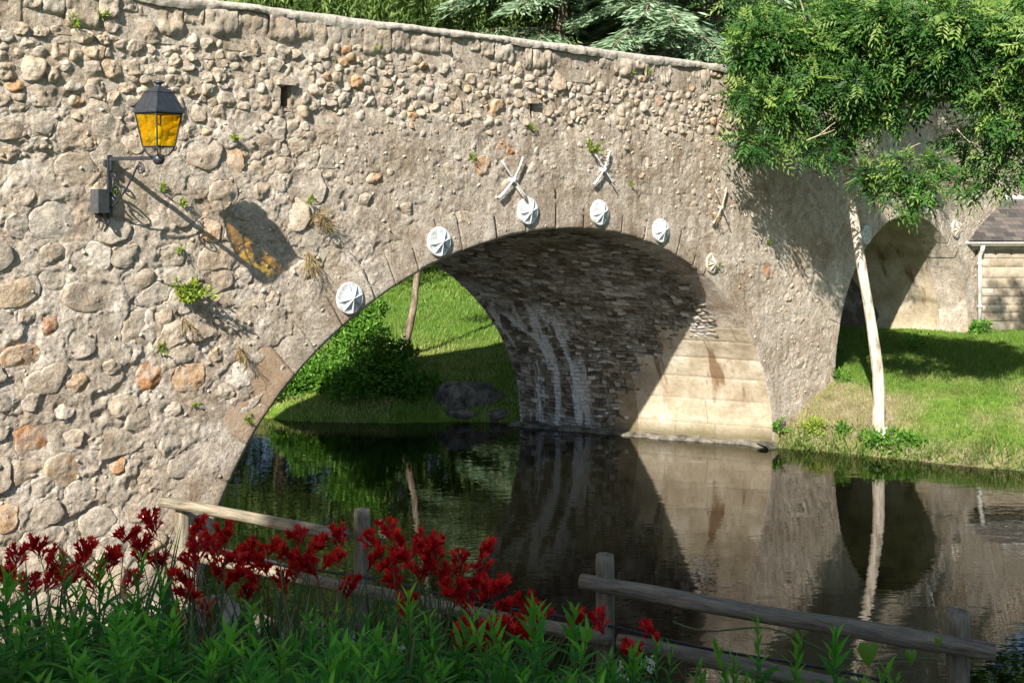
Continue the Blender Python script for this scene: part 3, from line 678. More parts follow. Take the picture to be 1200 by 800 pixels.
ns = 900; us = np.linspace(-13.2, 12.5, ns); pr = [(.012, 5.655), (.030, 5.69), (.022, 5.725), (-.02, 5.752), (-.10, 5.762), (-.42, 5.765)]
U = np.repeat(us[:, None], len(pr), 1); Pn = np.tile([a for a, b in pr], (ns, 1)); Ph = np.tile([b for a, b in pr], (ns, 1))
q = .022*fbm(U*2.2, Ph*6, 4, 85)+.010*fbm(U*14, Ph*14+Pn*9, 3, 86); q2 = .05*fbm(U*1.7, U*0, 3, 87)
Ph = Ph+q*.5+np.where(np.arange(len(pr)) == 0, q2, 0)+np.where(np.arange(len(pr)) == 1, q2*.5, 0); Pn = Pn+q*np.array([1.6, 1.6, 1.3, 1, .5, 0])
MB().add(np.stack([U, -Pn, Ph], -1), grid_faces(ns, len(pr))).build('mortar_cap', M['mortar_cap'], bridge, True)

# iron anchors on the face
def anchor_plate(px, py, dia, label, broken=False, old=False):
    s, h = wall(px, py); n0 = .028; r = dia/2; mat = M['plate_old' if old else 'plate']
    mb = MB(); n = 36; a = np.arange(n)/n*2*math.pi
    rings = [(r, n0-.09), (r, n0), (r*.97, n0+.012), (r*.88, n0+.012), (r*.5, n0+.010), (.02, n0+.010)]
    V = np.stack([np.stack([s+q*np.cos(a), np.full(n, -m), h+q*np.sin(a)], -1) for q, m in rings], 1)
    mb.add(V, grid_faces(n, len(rings), True)[:, ::-1])
    o = mb.build('anchor_plate', mat, bridge, False, label=label)
    st = MB()
    for k in range(8):
        if broken and k in (0, 1, 7): continue
        t = k/8*2*math.pi+.2; c, sn = math.cos(t), math.sin(t); v_ = r*.40
        tip = (s+r*.95*c, -(n0+.014), h+r*.95*sn); l_ = (s+v_*math.cos(t+.3927), -(n0+.012), h+v_*math.sin(t+.3927)); rr = (s+v_*math.cos(t-.3927), -(n0+.012), h+v_*math.sin(t-.3927)); top = (s, -(n0+.075), h)
        st.add([tip, l_, rr, top], None, [(0, 3, 1), (0, 2, 3)])
    st.build('star', mat, o)
for px, py, lb in [(408,349,'lowest white star plate, left haunch of the big arch'),(513,283,'second white star plate from the left above the big arch'),(617,247,'white star plate just under the left iron cross'),(701,249,'white star plate right of the big arch crown'),(773,270,'fifth white star plate from the left')]:
    anchor_plate(px, py, .325, lb)
anchor_plate(833, 308, .29, 'flaked star plate with a yellow weed growing beside it', True, True)
anchor_plate(1014, 275, .33, 'shaded star plate left of the small arch'); anchor_plate(1119, 268, .36, 'star plate right of the small arch', True, True)
def anchor_cross(px, py, L, label, a0=62, a1=-55, old=False):
    s, h = wall(px, py); mat = M['plate_old' if old else 'plate']; root = None
    for k, (ang, wd) in enumerate(((a0, .05), (a1, .03))):
        t = R(ang); c, sn = math.cos(t), math.sin(t); x = np.linspace(-1, 1, 9)
        bend = .05*x*x if k == 0 else 0*x
        P = np.stack([s+x*L/2*c-bend*sn, -(.050+.02*k+0*x), h+x*L/2*sn+bend*c], -1)
        mb = MB(); tube(mb, P, .012 if k == 0 else .010, 7)
        if k == 0:
            for sg in (-1,): 
                tube(mb, P[:3] if sg < 0 else P[-3:], .018, 7)
        o = mb.build('anchor_cross' if k == 0 else 'cross_bar', mat, bridge if k == 0 else root, True)
        if k == 0: root = o; o['label'] = label
    mb = MB(); tube(mb, [(s, .02, h), (s, -.085, h)], .03, 10); mb.build('bolt', mat, root, True)
anchor_cross(598, 211, .62, 'white iron cross left of the arch crown', 50, -46); anchor_cross(704, 199, .54, 'white iron cross with a green weed beside it', 54, -46)
anchor_cross(842, 243, .62, 'rust stained iron cross right of the big arch', 56, -56, True); anchor_cross(1088, 236, .60, 'iron cross above the small arch', 54, -50)
# rod hanging from the left cross
s, h = wall(608, 228); mb = MB(); tube(mb, [(s-.09, -.05, h+.1), (s+.12, -.05, h-.12)], .014, 6); mb.build('anchor_rod', M['plate_old'], bridge, True)

# ---------------------------------------------------------------- wall lantern
bs, bh = wall(125, 186)
lamp = empty('wall_lantern', w2(bs, 0, 0), ANG-math.pi/2+R(13), 'black iron wall lantern with amber glass on a scrolled bracket', 'lantern'); lamp.location.z = 0
# local x points out of the wall, y along it to the left of the lantern
AL = .655; mb = MB(); box(mb, (.028, -.022, bh-.50), (.050, .022, bh+.03)); box(mb, (-.06, -.03, bh-.06), (.030, .03, bh-.01)); box(mb, (-.06, -.03, bh-.46), (.030, .03, bh-.41)); mb.build('wall_bar', M['iron'], lamp)
mb = MB(); box(mb, (.052, -.016, bh-.018), (AL, .016, bh+.014)); box(mb, (.048, -.012, bh-.10), (.075, .012, bh-.02)); mb.build('arm', M['iron'], lamp)
mb = MB(); x = np.linspace(0, 1, 12); tube(mb, np.stack([.055+.36*x, 0*x, bh-.42+.39*x-.05*np.sin(x*math.pi)], -1), .0085, 6); mb.build('strut', M['iron'], lamp, True)
def scroll(cx, cz, r, a0, turns, rev=1):
    t = np.linspace(0, 1, 30); a = a0+rev*turns*2*math.pi*t; q = r*(1-.72*t); mb = MB()
    tube(mb, np.stack([cx+q*np.cos(a), 0*a, cz+q*np.sin(a)], -1), .0075, 6); mb.build('scroll', M['iron'], lamp, True)
scroll(.13, bh-.29, .075, R(250), 1.5, -1); scroll(.43, bh-.09, .048, R(90), 1.4, -1); scroll(.09, bh-.16, .035, R(180), 1.3, -1)
kz = bh-.012
mb = MB(); a = np.linspace(-1, 1, 9); tube(mb, np.stack([AL+0*a, 0*a, kz+.045*np.sin(a*math.pi/2)], -1), .042*np.cos(a*math.pi/2)+.008, 14); mb.build('knob', M['iron'], lamp, True)
lr = R(12.4-13); 
def sq(a, z): return np.array([(AL+a/2*math.sqrt(2)*math.cos(lr+math.pi/4+k*math.pi/2), a/2*math.sqrt(2)*math.sin(lr+math.pi/4+k*math.pi/2), z) for k in range(4)])
zb, zt = kz+.105, kz+.378
def frust(mb, a0, z0, a1, z1, cap0=True, cap1=True):
    Q = [(k, (k+1) % 4, 4+(k+1) % 4, 4+k) for k in range(4)]
    if cap0: Q.append((3, 2, 1, 0))
    if cap1: Q.append((4, 5, 6, 7))
    mb.add(np.concatenate([sq(a0, z0), sq(a1, z1)]), Q)
mb = MB(); b_, t_ = sq(.178, zb), sq(.262, zt)
for k in range(4):
    tube(mb, [b_[k], t_[k]], .0075, 5); tube(mb, [b_[k], b_[(k+1) % 4]], .007, 5); tube(mb, [t_[k], t_[(k+1) % 4]], .008, 5)
mb.build('frame', M['iron'], lamp)
for k in range(4):
    mb = MB(); q = [b_[k], b_[(k+1) % 4], t_[(k+1) % 4], t_[k]]; c = np.mean(q, 0); mb.add([p+(c-p)*.03 for p in q], [(0, 1, 2, 3)]); mb.build('glass_pane', M['glass'], lamp)
mb = MB()
for k in range(4):
    x = np.linspace(0, 1, 8); p0 = np.array([AL, 0, kz+.03]); pr = b_[k]; P = p0+(pr-p0)*np.stack([x**.7, x**.7, x], -1); P[:, 2] -= .03*np.sin(x*math.pi); tube(mb, P, .007, 5)
mb.build('cradle', M['iron'], lamp, True)
rf = MB(); frust(rf, .300, zt+.004, .300, zt+.016); frust(rf, .292, zt+.0165, .168, zt+.175, False); frust(rf, .178, zt+.1755, .150, zt+.186); frust(rf, .15, zt+.1865, .06, zt+.222, False)
ro = rf.build('lantern_roof', M['iron'], lamp)
mb = MB(); z = zt+.222+np.array([0, .004, .012, .02, .03, .04, .048, .052]); tube(mb, np.stack([AL+0*z, 0*z, z], -1), np.array([.032, .026, .02, .024, .044, .044, .03, .01]), 12); mb.build('finial', M['iron'], ro, True)
mb = MB(); tube(mb, [(AL, 0, zb-.0), (AL, 0, zb+.06)], .018, 8); a = np.linspace(0, 1, 8); tube(mb, np.stack([AL+0*a, 0*a, zb+.06+.13*a], -1), .035*np.sin(.35+a*2.6), 10); mb.build('bulb', M['white_petal'], lamp, True)
jb = MB(); box(jb, (-.02, -.15, bh-.46), (.085, -.04, bh-.26)); jo = jb.build('junction_box', M['box'], lamp)
mb = MB(); x = np.linspace(0, 1, 14); tube(mb, np.stack([.03+.05*np.sin(x*3.1), -.10+.09*x, bh-.46-.10*np.sin(x*math.pi)], -1), .009, 6); tube(mb, np.stack([.02+0*x, -.09+.03*np.sin(x*5), bh-.46-.09*x], -1), .008, 6); mb.build('wire', M['cable'], jo, True)

# ---------------------------------------------------------------- leaves
def rand_dirs(n, r=rng): return nrm(r.normal(size=(n, 3)))
def leaves(mb, P, Dr, L, Wd, tint, up=None, fold=.25):
    n = len(P); L = np.broadcast_to(L, (n,))[:, None]; Wd = np.broadcast_to(Wd, (n,))[:, None]; Dr = nrm(Dr)
    S = nrm(np.cross(Dr, rand_dirs(n) if up is None else up)); U = np.cross(S, Dr)
    V = np.stack([P, P+Dr*L*.45+S*Wd/2+U*Wd*fold, P+Dr*L, P+Dr*L*.45-S*Wd/2+U*Wd*fold], 1).reshape(-1, 3)
    i = np.arange(n)[:, None]*4; mb.add(V, np.concatenate([i, i+1, i+2, i+3], 1), None, np.repeat(np.broadcast_to(tint, (n,)), 4))
def blob_points(clumps, n, shell=.35):
    """points through the volume of many ragged clumps: list of (x,y,z,r)"""
    C = np.array(clumps, float); wt = C[:, 3]**2.4; k = rng.choice(len(C), n, p=wt/wt.sum())
    d = rand_dirs(n); q = rng.random(n)**(shell)
    lump = 1+.35*vn(d[:, 0]*2.2+k*5.1, d[:, 1]*2.2+d[:, 2]*1.7, 91)
    return C[k, :3]+d*(C[k, 3]*q*lump)[:, None]*np.array([1, 1, .82]), d, q, k
def pinnate(mb, n, clumps, Lr=(.18, .36), tint_bias=0.):
    P, d, q, k = blob_points(clumps, n, .42)
    Dr = nrm(d*.75+rand_dirs(n)*.9+np.array([0, 0, -.15])); up = nrm(rand_dirs(n)*.75+np.array([-.15, -.6, .8]))
    S = nrm(np.cross(Dr, up)); L = rng.uniform(*Lr, n); T = np.clip(rng.normal(.42, .22, n)+.25*(q-.7)+tint_bias+.30*vn(k*1.7, k*.3, 7), 0, .9)  # leaflets deep in a clump tinted darker, inner shade put into the colour
    T = np.where(rng.random(n) < .05, rng.uniform(.85, 1., n), T)
    NL = 5
    for j in range(NL):
        f = .22+.78*j/NL
        for sg in (-1, 1):
            leaves(mb, P+Dr*(L*f)[:, None]-np.array([0, 0, 1])*(L*.18*f*f)[:, None], Dr*.6+S*sg*.85+rand_dirs(n)*.22-np.array([0, 0, .25]), .085*L/.26, .026*L/.26, np.clip(T+rng.normal(0, .05, n), 0, 1), up)
    leaves(mb, P+Dr*L[:, None]-np.array([0, 0, 1])*(L*.25)[:, None], Dr-np.array([0, 0, .4]), .09, .028, T, up)
def limb(mb, pts, r0, r1, n=7, seed=0, m=14, wb=.018):
    pts = np.array(pts, float); t = np.linspace(0, 1, m); k = np.linspace(0, 1, len(pts))
    P = np.stack([np.interp(t, k, pts[:, c]) for c in range(3)], -1)
    for _ in range(2): P[1:-1] = .25*P[:-2]+.5*P[1:-1]+.25*P[2:]
    L = np.linalg.norm(pts[-1]-pts[0]); P[1:-1] += wb*L*np.stack([vn(t[1:-1]*5, t[1:-1]*0+seed+c*7.7, 17) for c in range(3)], -1)
    tube(mb, P, r0+(r1-r0)*t, n, 0., .12, seed); return P

# near ash tree on the right bank
TZ = 16.66
def tp(px, py, Z=TZ): return at(px, py, Z-max(0, px-1000)*.0065*(Z < 16.6))
tb = tp(1033, 506); tb[2] = float(gz(tb[0], tb[1]))-.08
ash = empty('ash_tree', (tb[0], tb[1], tb[2]+.08), 0, 'slender pale trunked tree with feathery green leaves on the grassy bank', 'tree')
def shift(o, root): o.parent = root; o.matrix_parent_inverse = __import__('mathutils').Matrix.Translation(-root.location)
mb = MB(); trunkP = [tb, tp(1027, 455), tp(1016, 375), tp(1004, 290), tp(994, 220), tp(988, 150, 16.5), tp(985, 60, 16.3), tp(992, -60, 16.2), tp(1010, -220, 16.2)]
limb(mb, trunkP, .092, .035, 12, 3, 40, .006)
a = np.linspace(0, 1, 5); tube(mb, np.stack([tb[0]+0*a, tb[1]+0*a, tb[2]-.05+.30*a], -1), .15*(1-a*.40), 12, 0, .15, 4)
shift(mb.build('trunk', M['pale_bark'], None, True), ash)
brs = [[(990,190,16.5),(930,120,15.9),(890,60,15.6)],[(988,150,16.5),(1040,90,16.0),(1110,30,15.6)],[(988,120,16.5),(950,50,15.8),(930,-20,15.6)],[(1000,165,16.3),(1060,112,16.2),(1150,118,16.2),(1230,100,16.2)],[(1140,125,16.2),(1100,75,16),(1070,20,15.9)],[(1000,185,16.3),(930,150,15.6)],[(996,200,16.4),(1060,205,15.9),(1090,190,15.7)],[(986,60,16.3),(1060,-30,16),(1150,-80,15.6)],[(990,0,16.2),(930,-80,15.6)],[(1150,118,16.2),(1180,60,15.6),(1200,20,15.4)]]
for k, b in enumerate(brs):
    mb = MB(); limb(mb, [tp(*q) for q in b], .045 if k in (1, 3) else .028, .010, 7, 20+k, 16); shift(mb.build('branch', M['pale_bark' if k in (1, 3) else 'twig'], None, True), ash)
mb = MB()
for k, b in enumerate([[(960,158,15.3),(990,135,15.4)],[(945,165,15.3),(978,152,15.3)],[(1060,55,15.3),(1018,12,15.3),(985,22,15.3)],[(1050,180,15.4),(1078,168,15.4)],[(1140,165,15.3),(1165,125,15.2)],[(1155,110,15.2),(1175,80,15.2),(1180,50,15.2)],[(1120,150,15.3),(1140,172,15.2),(1162,160,15.2)],[(1085,0,15.2),(1095,30,15.2)],[(960,208,15.6),(990,200,15.7)],[(1165,60,15.1),(1168,30,15.1)]]):
    limb(mb, [tp(*q) for q in b], .010, .005, 5, 60+k, 8)
shift(mb.build('dead_twigs', M['twig'], None, True, kind='stuff'), ash)
cl = []
for px, py, Z, r_ in [(925,45,15.6,.62),(905,115,15.7,.42),(950,105,15.5,.52),(893,60,15.8,.35),(975,40,15.5,.62),(1020,95,15.4,.50),(1010,20,15.3,.6),(1065,45,15.3,.6),(1040,135,15.6,.40),(1090,95,15.4,.42),(1130,40,15.3,.62),(1185,60,15.2,.6),(1150,110,15.3,.42),(1195,120,15.2,.45),(1130,150,15.6,.30),(1175,165,15.4,.36),(1105,190,15.7,.26),(1050,212,15.8,.26),(1075,228,15.9,.17),(1020,222,15.8,.14),(1140,195,15.8,.25),(1195,190,15.4,.3),(925,150,15.8,.30),(965,145,15.7,.30),(1000,150,15.7,.28)]:
    Z = Z-max(0, px-1000)*.0065; cl.append((*at(px, py, Z), r_*Z/15.5))
for k in range(60):
    z = rng.uniform(6.4, 11.2); f = math.sqrt(max(.1, 1-((z-8)/3.6)**2)); a = rng.uniform(0, 2*math.pi); q = math.sqrt(rng.random())*2.3*f
    x_, y_ = 5.3+q*math.cos(a)*1.0, 16.5+q*math.sin(a)*.8; pw = (x_-P0[0])*N[0]+(y_-P0[1])*N[1]
    if z-.765*pw/.453 < 4.5: continue
    cl.append((x_, y_, z, rng.uniform(.4, .75)))
cr = [(6.9, 13.0, 5.7, .7), (7.7, 13.4, 5.5, .75), (6.5, 14.0, 5.7, .55), (8.4, 14.4, 5.4, .8), (9.2, 15.2, 5.6, .8), (7.3, 12.4, 6.3, .6), (7.2, 14.4, 7.7, .4), (7.9, 14.6, 7.3, .35), (8.5, 15.0, 7.0, .4)]
mb = MB(); sub = []
for a_, b_, c_, d_ in cl[:25]:
    for _ in range(max(2, int(13*d_))):
        v_ = rand_dirs(1)[0]*d_*rng.uniform(.35, .95); sub.append((a_+v_[0], b_+v_[1], c_+v_[2]*.85, d_*rng.uniform(.26, .46)))
for px, py in [(880,168),(905,175),(940,182),(970,175),(1025,190),(1060,230),(1090,215),(1120,212),(1150,210),(1180,212),(1040,205),(1010,205),(1070,195),(872,110),(868,70)]: sub.append((*at(px, py, 15.5-max(0, px-1000)*.0065), rng.uniform(.10, .18)))
pinnate(mb, 6300, sub); pinnate(mb, 3600, cl[25:], (.25, .4)); pinnate(mb, 1500, cr, (.25, .4))
shift(mb.build('crown', M['ash'], None), ash)

# generic leafy crowns
def tree(name, label, X, Z, hgt, rad_, kind, n, leaf, group=None, cat='tree', trunk_r=.22, base=.3, bark='dark_bark'):
    z0 = float(gz(X, Z)); root = empty(name, (X, Z, z0), rng.uniform(0, 6), label, cat, group)
    mb = MB(); limb(mb, [(0, 0, -.2), (.1, .05, hgt*.3), (-.05, .1, hgt*.6), (.05, 0, hgt*.92)], trunk_r, .04, 8, int(X*3), 14)
    for k in range(9):
        a = k*2.4; zz = hgt*(base+.07*k); limb(mb, [(0, 0, zz), (rad_*.4*math.cos(a), rad_*.4*math.sin(a), zz+.08*hgt), (rad_*.75*math.cos(a), rad_*.75*math.sin(a), zz+.12*hgt)], trunk_r*.35, .02, 5, k, 7)
    mb.build('trunk', M[bark], root, True); mb = MB()
    if kind == 'blob':
        cl = []
        for k in range(46):
            z = rng.uniform(base*hgt, hgt*.95); t = (z-base*hgt)/(hgt*(1-base)); f = math.sqrt(max(.05, 1-(2*t-.85)**2*.75)); a = rng.uniform(0, 6.28); q = math.sqrt(rng.random())*rad_*.8*f
            cl.append((q*math.cos(a), q*math.sin(a), z, rad_*rng.uniform(.18, .34)))
        P, d, q, k = blob_points(cl, n, .4); leaves(mb, P, d+rand_dirs(n)*.9+np.array([0, 0, -.3]), rng.uniform(.7, 1.3, n)*leaf, leaf*.5, np.clip(rng.normal(.45, .22, n)+.2*vn(k*1.3, k*.7, 3), 0, 1))
    elif kind == 'willow':
        m = n//14; a = rng.uniform(0, 6.28, m); q = np.sqrt(rng.random(m))*rad_; z = hgt*(base+(1-base)*rng.random(m)**.8)*np.sqrt(np.maximum(.05, 1-(q/rad_)**2*.7))
        tz = rng.normal(.45, .2, m)
        for j in range(14):
            up = (j % 2)*2-1; f = j/14
            P = np.stack([q*np.cos(a)+.18*np.sin(j*1.3+a*9)*f, q*np.sin(a), z+.75*(f-.3)], -1)
            leaves(mb, P, rand_dirs(m)*.8+np.array([0, 0, .75]), rng.uniform(.7, 1.3, m)*leaf, leaf*.22, np.clip(tz+rng.normal(0, .12, m), 0, 1))
    mb.build('crown', M[{'willow': 'willow', 'bush': 'bush'}.get(kind, 'forest') if leaf < 9 else 'forest'], root)
    return root
def cedar(label, X, Z, hgt, rad_, n, group):
    z0 = float(gz(X, Z)); root = empty('cedar_tree', (X, Z, z0), rng.uniform(0, 6), label, 'tree', group)
    mb = MB(); limb(mb, [(0, 0, -.2), (.1, 0, hgt*.5), (0, .1, hgt)], .22, .03, 9, int(X), 16); tb_ = MB()
    nb = 120; per = n//nb
    for k in range(nb):
        z = hgt*(.16+.82*(k+rng.random())/nb); L = rad_*(1.05-.9*((z/hgt-.16)/.84))*rng.uniform(.75, 1.1); a = rng.uniform(0, 6.28)
        c, s = math.cos(a), math.sin(a); x = np.linspace(0, 1, 7)
        tube(mb, np.stack([L*x*c, L*x*s, z+.10*L*x-.32*L*x**2.4], -1), .07*(1-.85*x), 5)
        t = rng.random(per)**.6; sp = rng.normal(0, .16, per)*L*(.25+t*.75)*(1.15-t*.6)
        P = np.stack([L*t*c-sp*s, L*t*s+sp*c, z+.10*L*t-.32*L*t**2.4-np.abs(sp)*.28+rng.normal(0, .05, per)], -1)
        Dr = np.stack([c-np.sign(sp)*s*.8, s+np.sign(sp)*c*.8, np.full(per, -.45)], -1)+rand_dirs(per)*.35
        leaves(tb_, P, Dr, rng.uniform(.18, .40, per), .06, np.clip(rng.normal(.5, .2, per)+.22*vn(k*1.9, k*.6, 5)+.25*(t-.6), 0, 1), None, .1)
    mb.build('trunk', M['dark_bark'], root, True); tb_.build('crown', M['cedar'], root)
    return root
cedar('blue green cedar rising behind the middle of the parapet', 1.3, 31.5, 15, 5.4, 66000, 'cedars behind the bridge')
cedar('blue green cedar behind the parapet beside the ash crown', 6.2, 34.5, 17, 5.8, 66000, 'cedars behind the bridge')
cedar('smaller blue green cedar between the two tall cedars', 3.9, 30.2, 13, 4.6, 50000, 'cedars behind the bridge')
tree('willow_tree', 'pale green willow behind the left end of the parapet', -6.3, 30, 13.5, 4.2, 'willow', 60000, .26, trunk_r=.2, base=.2)
tree('willow_tree', 'pale green willow next to the cedar behind the parapet', -1.9, 33, 14, 3.4, 'willow', 45000, .26, trunk_r=.2, base=.2)
for X, Z, h_, r_, lb in [(-13, 38, 17, 5.5, 'dark broad tree far left behind the bridge'), (-6, 43, 18, 5.5, 'dark broad tree on the slope behind the left willow'), (1, 45, 19, 6, 'dark broad tree on the slope behind the cedars'), (8, 46, 19, 6, 'dark broad tree behind the right cedar'), (14, 38, 17, 6, 'dark broad tree behind the house roof'), (20.5, 33, 16, 5.5, 'dark broad tree far right behind the bridge'), (-20, 33, 16, 5.5, 'dark broad tree past the left end of the bridge')]:
    tree('broadleaf_tree', lb, X, Z, h_, r_, 'blob', 15000, .42, 'trees on the slope behind', base=.12)
# unseen trees added behind the viewer, shaped to shade flower bed and fence
for X, Z, top, r_, lb in [(-6.2, -8.5, 15.2, 2.2, 'tall unseen tree added behind the viewer for shade, second from the left'), (-3.0, -8.8, 15.2, 3.0, 'tall unseen tree added behind the viewer for shade, third from the left'), (.8, -8.5, 14.6, 3.0, 'tall unseen tree added behind the viewer for shade, fourth from the left'), (-10.8, -8.5, 12.9, 2.2, 'lower unseen tree added behind the viewer for shade, leftmost'), (4.6, -8.4, 13.6, 3.0, 'unseen tree added behind the viewer for shade, rightmost')]:
    tree('shade_tree', lb, X, Z, top-float(gz(X, Z)), r_, 'blob', 3200, .50, 'unseen shade trees added behind the viewer', base=.68)

# tree, bush and rocks seen through the big arch
p = at(466, 446, 20.6); zz = float(gz(p[0], p[1])); rt = empty('riverside_tree', (p[0], p[1], zz), 0, 'slim tree with mottled trunk seen through the big arch', 'tree')
mb = MB(); q = [np.array([0, 0, -.2]), at(476, 400, 20.6)-np.array([*p[:2], zz]), at(486, 350, 20.6)-np.array([*p[:2], zz]), at(497, 280, 20.6)-np.array([*p[:2], zz]), at(515, 130, 20.6)-np.array([*p[:2], zz])]
limb(mb, q, .082, .05, 9, 5, 24, .004); mb.build('trunk', M['dark_bark'], rt, True)
mb = MB(); cl2 = [(q[4][0]+rng.uniform(-1.3, 1.3), q[4][1]+rng.uniform(-1.2, 1.2), q[4][2]+rng.uniform(-.9, .4), rng.uniform(.3, .55)) for k in range(20)]
P, d, qq, k = blob_points(cl2, 5000, .4); leaves(mb, P, d+rand_dirs(5000)*.9, .12, .06, np.clip(rng.normal(.45, .2, 5000), 0, 1)); mb.build('crown', M['bush'], rt)
def bush(name, label, c, clumps, n, leaf, mat='bush', cat='bush'):
    root = empty(name, c, 0, label, cat); mb = MB(); c = np.array(c)
    for k, b in enumerate(clumps[::2]): limb(mb, [(0, 0, -.1), (np.array(b[:3])-c)*np.array([.6, .6, .5]), np.array(b[:3])-c], .02, .006, 5, k, 6)
    mb.build('stems', M['dark_bark'], root, True, kind='stuff'); mb = MB()
    P, d, q, k = blob_points([(*(np.array(b[:3])-c), b[3]) for b in clumps], n, .38)
    leaves(mb, P, d*.8+rand_dirs(n)*.9+np.array([0, 0, .1]), rng.uniform(.7, 1.3, n)*leaf, leaf*.55, np.clip(rng.normal(.45, .22, n)+.2*vn(k*1.3, k*.7, 3), 0, 1)); mb.build('foliage', M[mat], root)
bc = []
for px, py, r_ in [(345,470,.42),(365,440,.45),(385,468,.5),(400,425,.5),(420,460,.55),(430,400,.5),(455,440,.5),(452,475,.45),(415,375,.35),(330,482,.25),(470,410,.3),(480,470,.35),(440,365,.25),(500,480,.25),(375,482,.35),(425,484,.35),(355,405,.3),(395,385,.3),(470,484,.3),(340,440,.3)]:
    q_ = at(px, py, (20.0 if py < 430 else 19.5)+rng.uniform(-.3, .3)); q_[2] = max(q_[2], float(gz(q_[0], q_[1]))+.12); bc.append((*q_, r_*.9))
g = at(410, 492, 20); bush('river_bush', 'leafy green bush overhanging the water seen through the big arch', (g[0], g[1], float(gz(g[0], g[1]))), bc, 17000, .085)
def rock(name, label, c, dims, mat, group=None, seed=0, sub=4, cat='rock', rz=0):
    import bmesh
    bm = bmesh.new(); bmesh.ops.create_icosphere(bm, subdivisions=sub, radius=1.)
    co = np.array([v.co[:] for v in bm.verts]); pl_ = np.random.default_rng(seed)
    for _ in range(16):
        n = nrm(pl_.normal(size=3)); dcut = pl_.uniform(.55, .85); dd = co@n; co = co-np.where(dd > dcut, (dd-dcut)*.9, 0)[:, None]*n
    co = co*(1+.07*fbm(co[:, 0]*2+seed, co[:, 1]*2+co[:, 2]*1.3, 3, 7))[:, None]+.02*np.stack([fbm(co[:, 1]*7, co[:, 2]*7+k*3+co[:, 0]*4, 2, seed+k) for k in range(3)], -1)
    for v, q in zip(bm.verts, co*np.array(dims)): v.co = q
    for f in bm.faces: f.smooth = True
    me = bpy.data.meshes.new(name); bm.to_mesh(me); bm.free()
    o = obj(name, me, M[mat], None, label, cat, group); o.location = Vector([float(t) for t in c]); o.rotation_euler = (0, 0, rz); return o
for k, (px, py, Z, dm, lb) in enumerate([(552,470,19.3,(.66,.5,.44),'large grey boulder at the water seen through the big arch'),(580,488,18.9,(.36,.28,.22),'rounded rock at the foot of the large boulder'),(538,487,18.9,(.34,.25,.17),'flat rock left of the large boulder'),(600,488,18.95,(.20,.2,.13),'small rock between boulder and far pier'),(515,494,19.0,(.22,.2,.10),'low rock awash left of the boulders'),(528,478,19.4,(.3,.3,.22),'mossy rock behind the large boulder'),(606,503,18.6,(.42,.14,.06),'flat slab leaning at the far pier foot')]):
    rock('boulder', lb, at(px, py, Z), dm, 'rock', 'boulders behind the bridge', k+3, 4)

# ---------------------------------------------------------------- weeds on the wall
def tuft(name, label, px, py, n, size, mat, cat='plant', droop=0., leaf=(.05, .02), out=.12, group=None):
    s, h = wall(px, py); root = empty(name, w2(s, .015, h), 0, label, cat, group); n3 = np.array([N[0], N[1], 0])
    mb = MB(); ns = max(5, n//14); stem = MB()
    for k in range(ns):
        dr = nrm(rand_dirs(1)[0]*.75+n3*.6+np.array([0, 0, .75-droop*1.6])); L = size*rng.uniform(.5, 1.05); x = np.linspace(0, 1, 6)
        P = dr*L*x[:, None]-np.array([0, 0, 1])*(droop*L*.5*x**2)[:, None]-n3*.03*(1-x)[:, None]
        tube(stem, P, .004*(1-.6*x), 4); m = 14; t = rng.uniform(.15, 1, m)
        Q = np.stack([np.interp(t, x, P[:, c]) for c in range(3)], -1); leaves(mb, Q, dr*.7+rand_dirs(m)*.8-np.array([0, 0, droop*.6]), rng.uniform(.7, 1.2, m)*leaf[0], leaf[1], np.clip(rng.normal(.5, .25, m), 0, 1))
    stem.build('stems', M['gstem' if mat != 'straw' else 'stalk'], root, kind='stuff'); mb.build('foliage', M[mat], root)
tuft('wall_plant', 'bushy yellow green plant growing out of the left wall', 218, 352, 420, .30, 'wallweed', leaf=(.05, .022))
tuft('wall_plant', 'straggly dry roots under the bushy wall plant', 216, 372, 80, .16, 'straw', droop=.9, leaf=(.07, .006))
tuft('wall_plant', 'small green tuft right of the lantern, near the round orange stone', 274, 165, 60, .085, 'wallweed', leaf=(.04, .012))
tuft('wall_plant', 'small green tuft just below the lantern arm', 188, 224, 60, .09, 'wallweed', leaf=(.04, .012))
tuft('wall_plant', 'small green tuft beside the lantern arm shadow', 211, 241, 60, .085, 'wallweed', leaf=(.04, .012))
tuft('wall_plant', 'small green tuft behind the lantern scrolls', 133, 228, 50, .08, 'wallweed', leaf=(.04, .012))
tuft('wall_plant', 'small green sprig above the bushy wall plant', 208, 296, 50, .08, 'wallweed', leaf=(.04, .012))
tuft('wall_plant', 'brown dry root clump left of the lowest star plate', 372, 252, 170, .22, 'straw', droop=.7, leaf=(.10, .008))
tuft('wall_plant', 'dry grass hanging below the brown root clump', 361, 295, 110, .2, 'straw', droop=1., leaf=(.12, .007))
tuft('wall_plant', 'green top of the dry root clump', 363, 238, 50, .08, 'wallweed', leaf=(.04, .012))
tuft('wall_plant', 'dry grass wisp between the wall plant and the arch', 280, 405, 90, .17, 'straw', droop=.9, leaf=(.10, .007))
tuft('wall_plant', 'mossy tuft low on the left arch edge', 291, 494, 90, .09, 'wallweed', leaf=(.04, .01))
tuft('wall_plant', 'yellow moss ball near the left arch foot', 227, 477, 70, .07, 'wallweed', leaf=(.03, .008))
tuft('wall_plant', 'green weed beside the iron cross', 692, 180, 130, .20, 'wallweed', leaf=(.06, .018))
tuft('wall_plant', 'tiny weed under the drain slot', 622, 152, 40, .08, 'wallweed', leaf=(.04, .01))
tuft('wall_plant', 'tiny weed right of the iron cross', 738, 217, 40, .08, 'wallweed', leaf=(.04, .01))
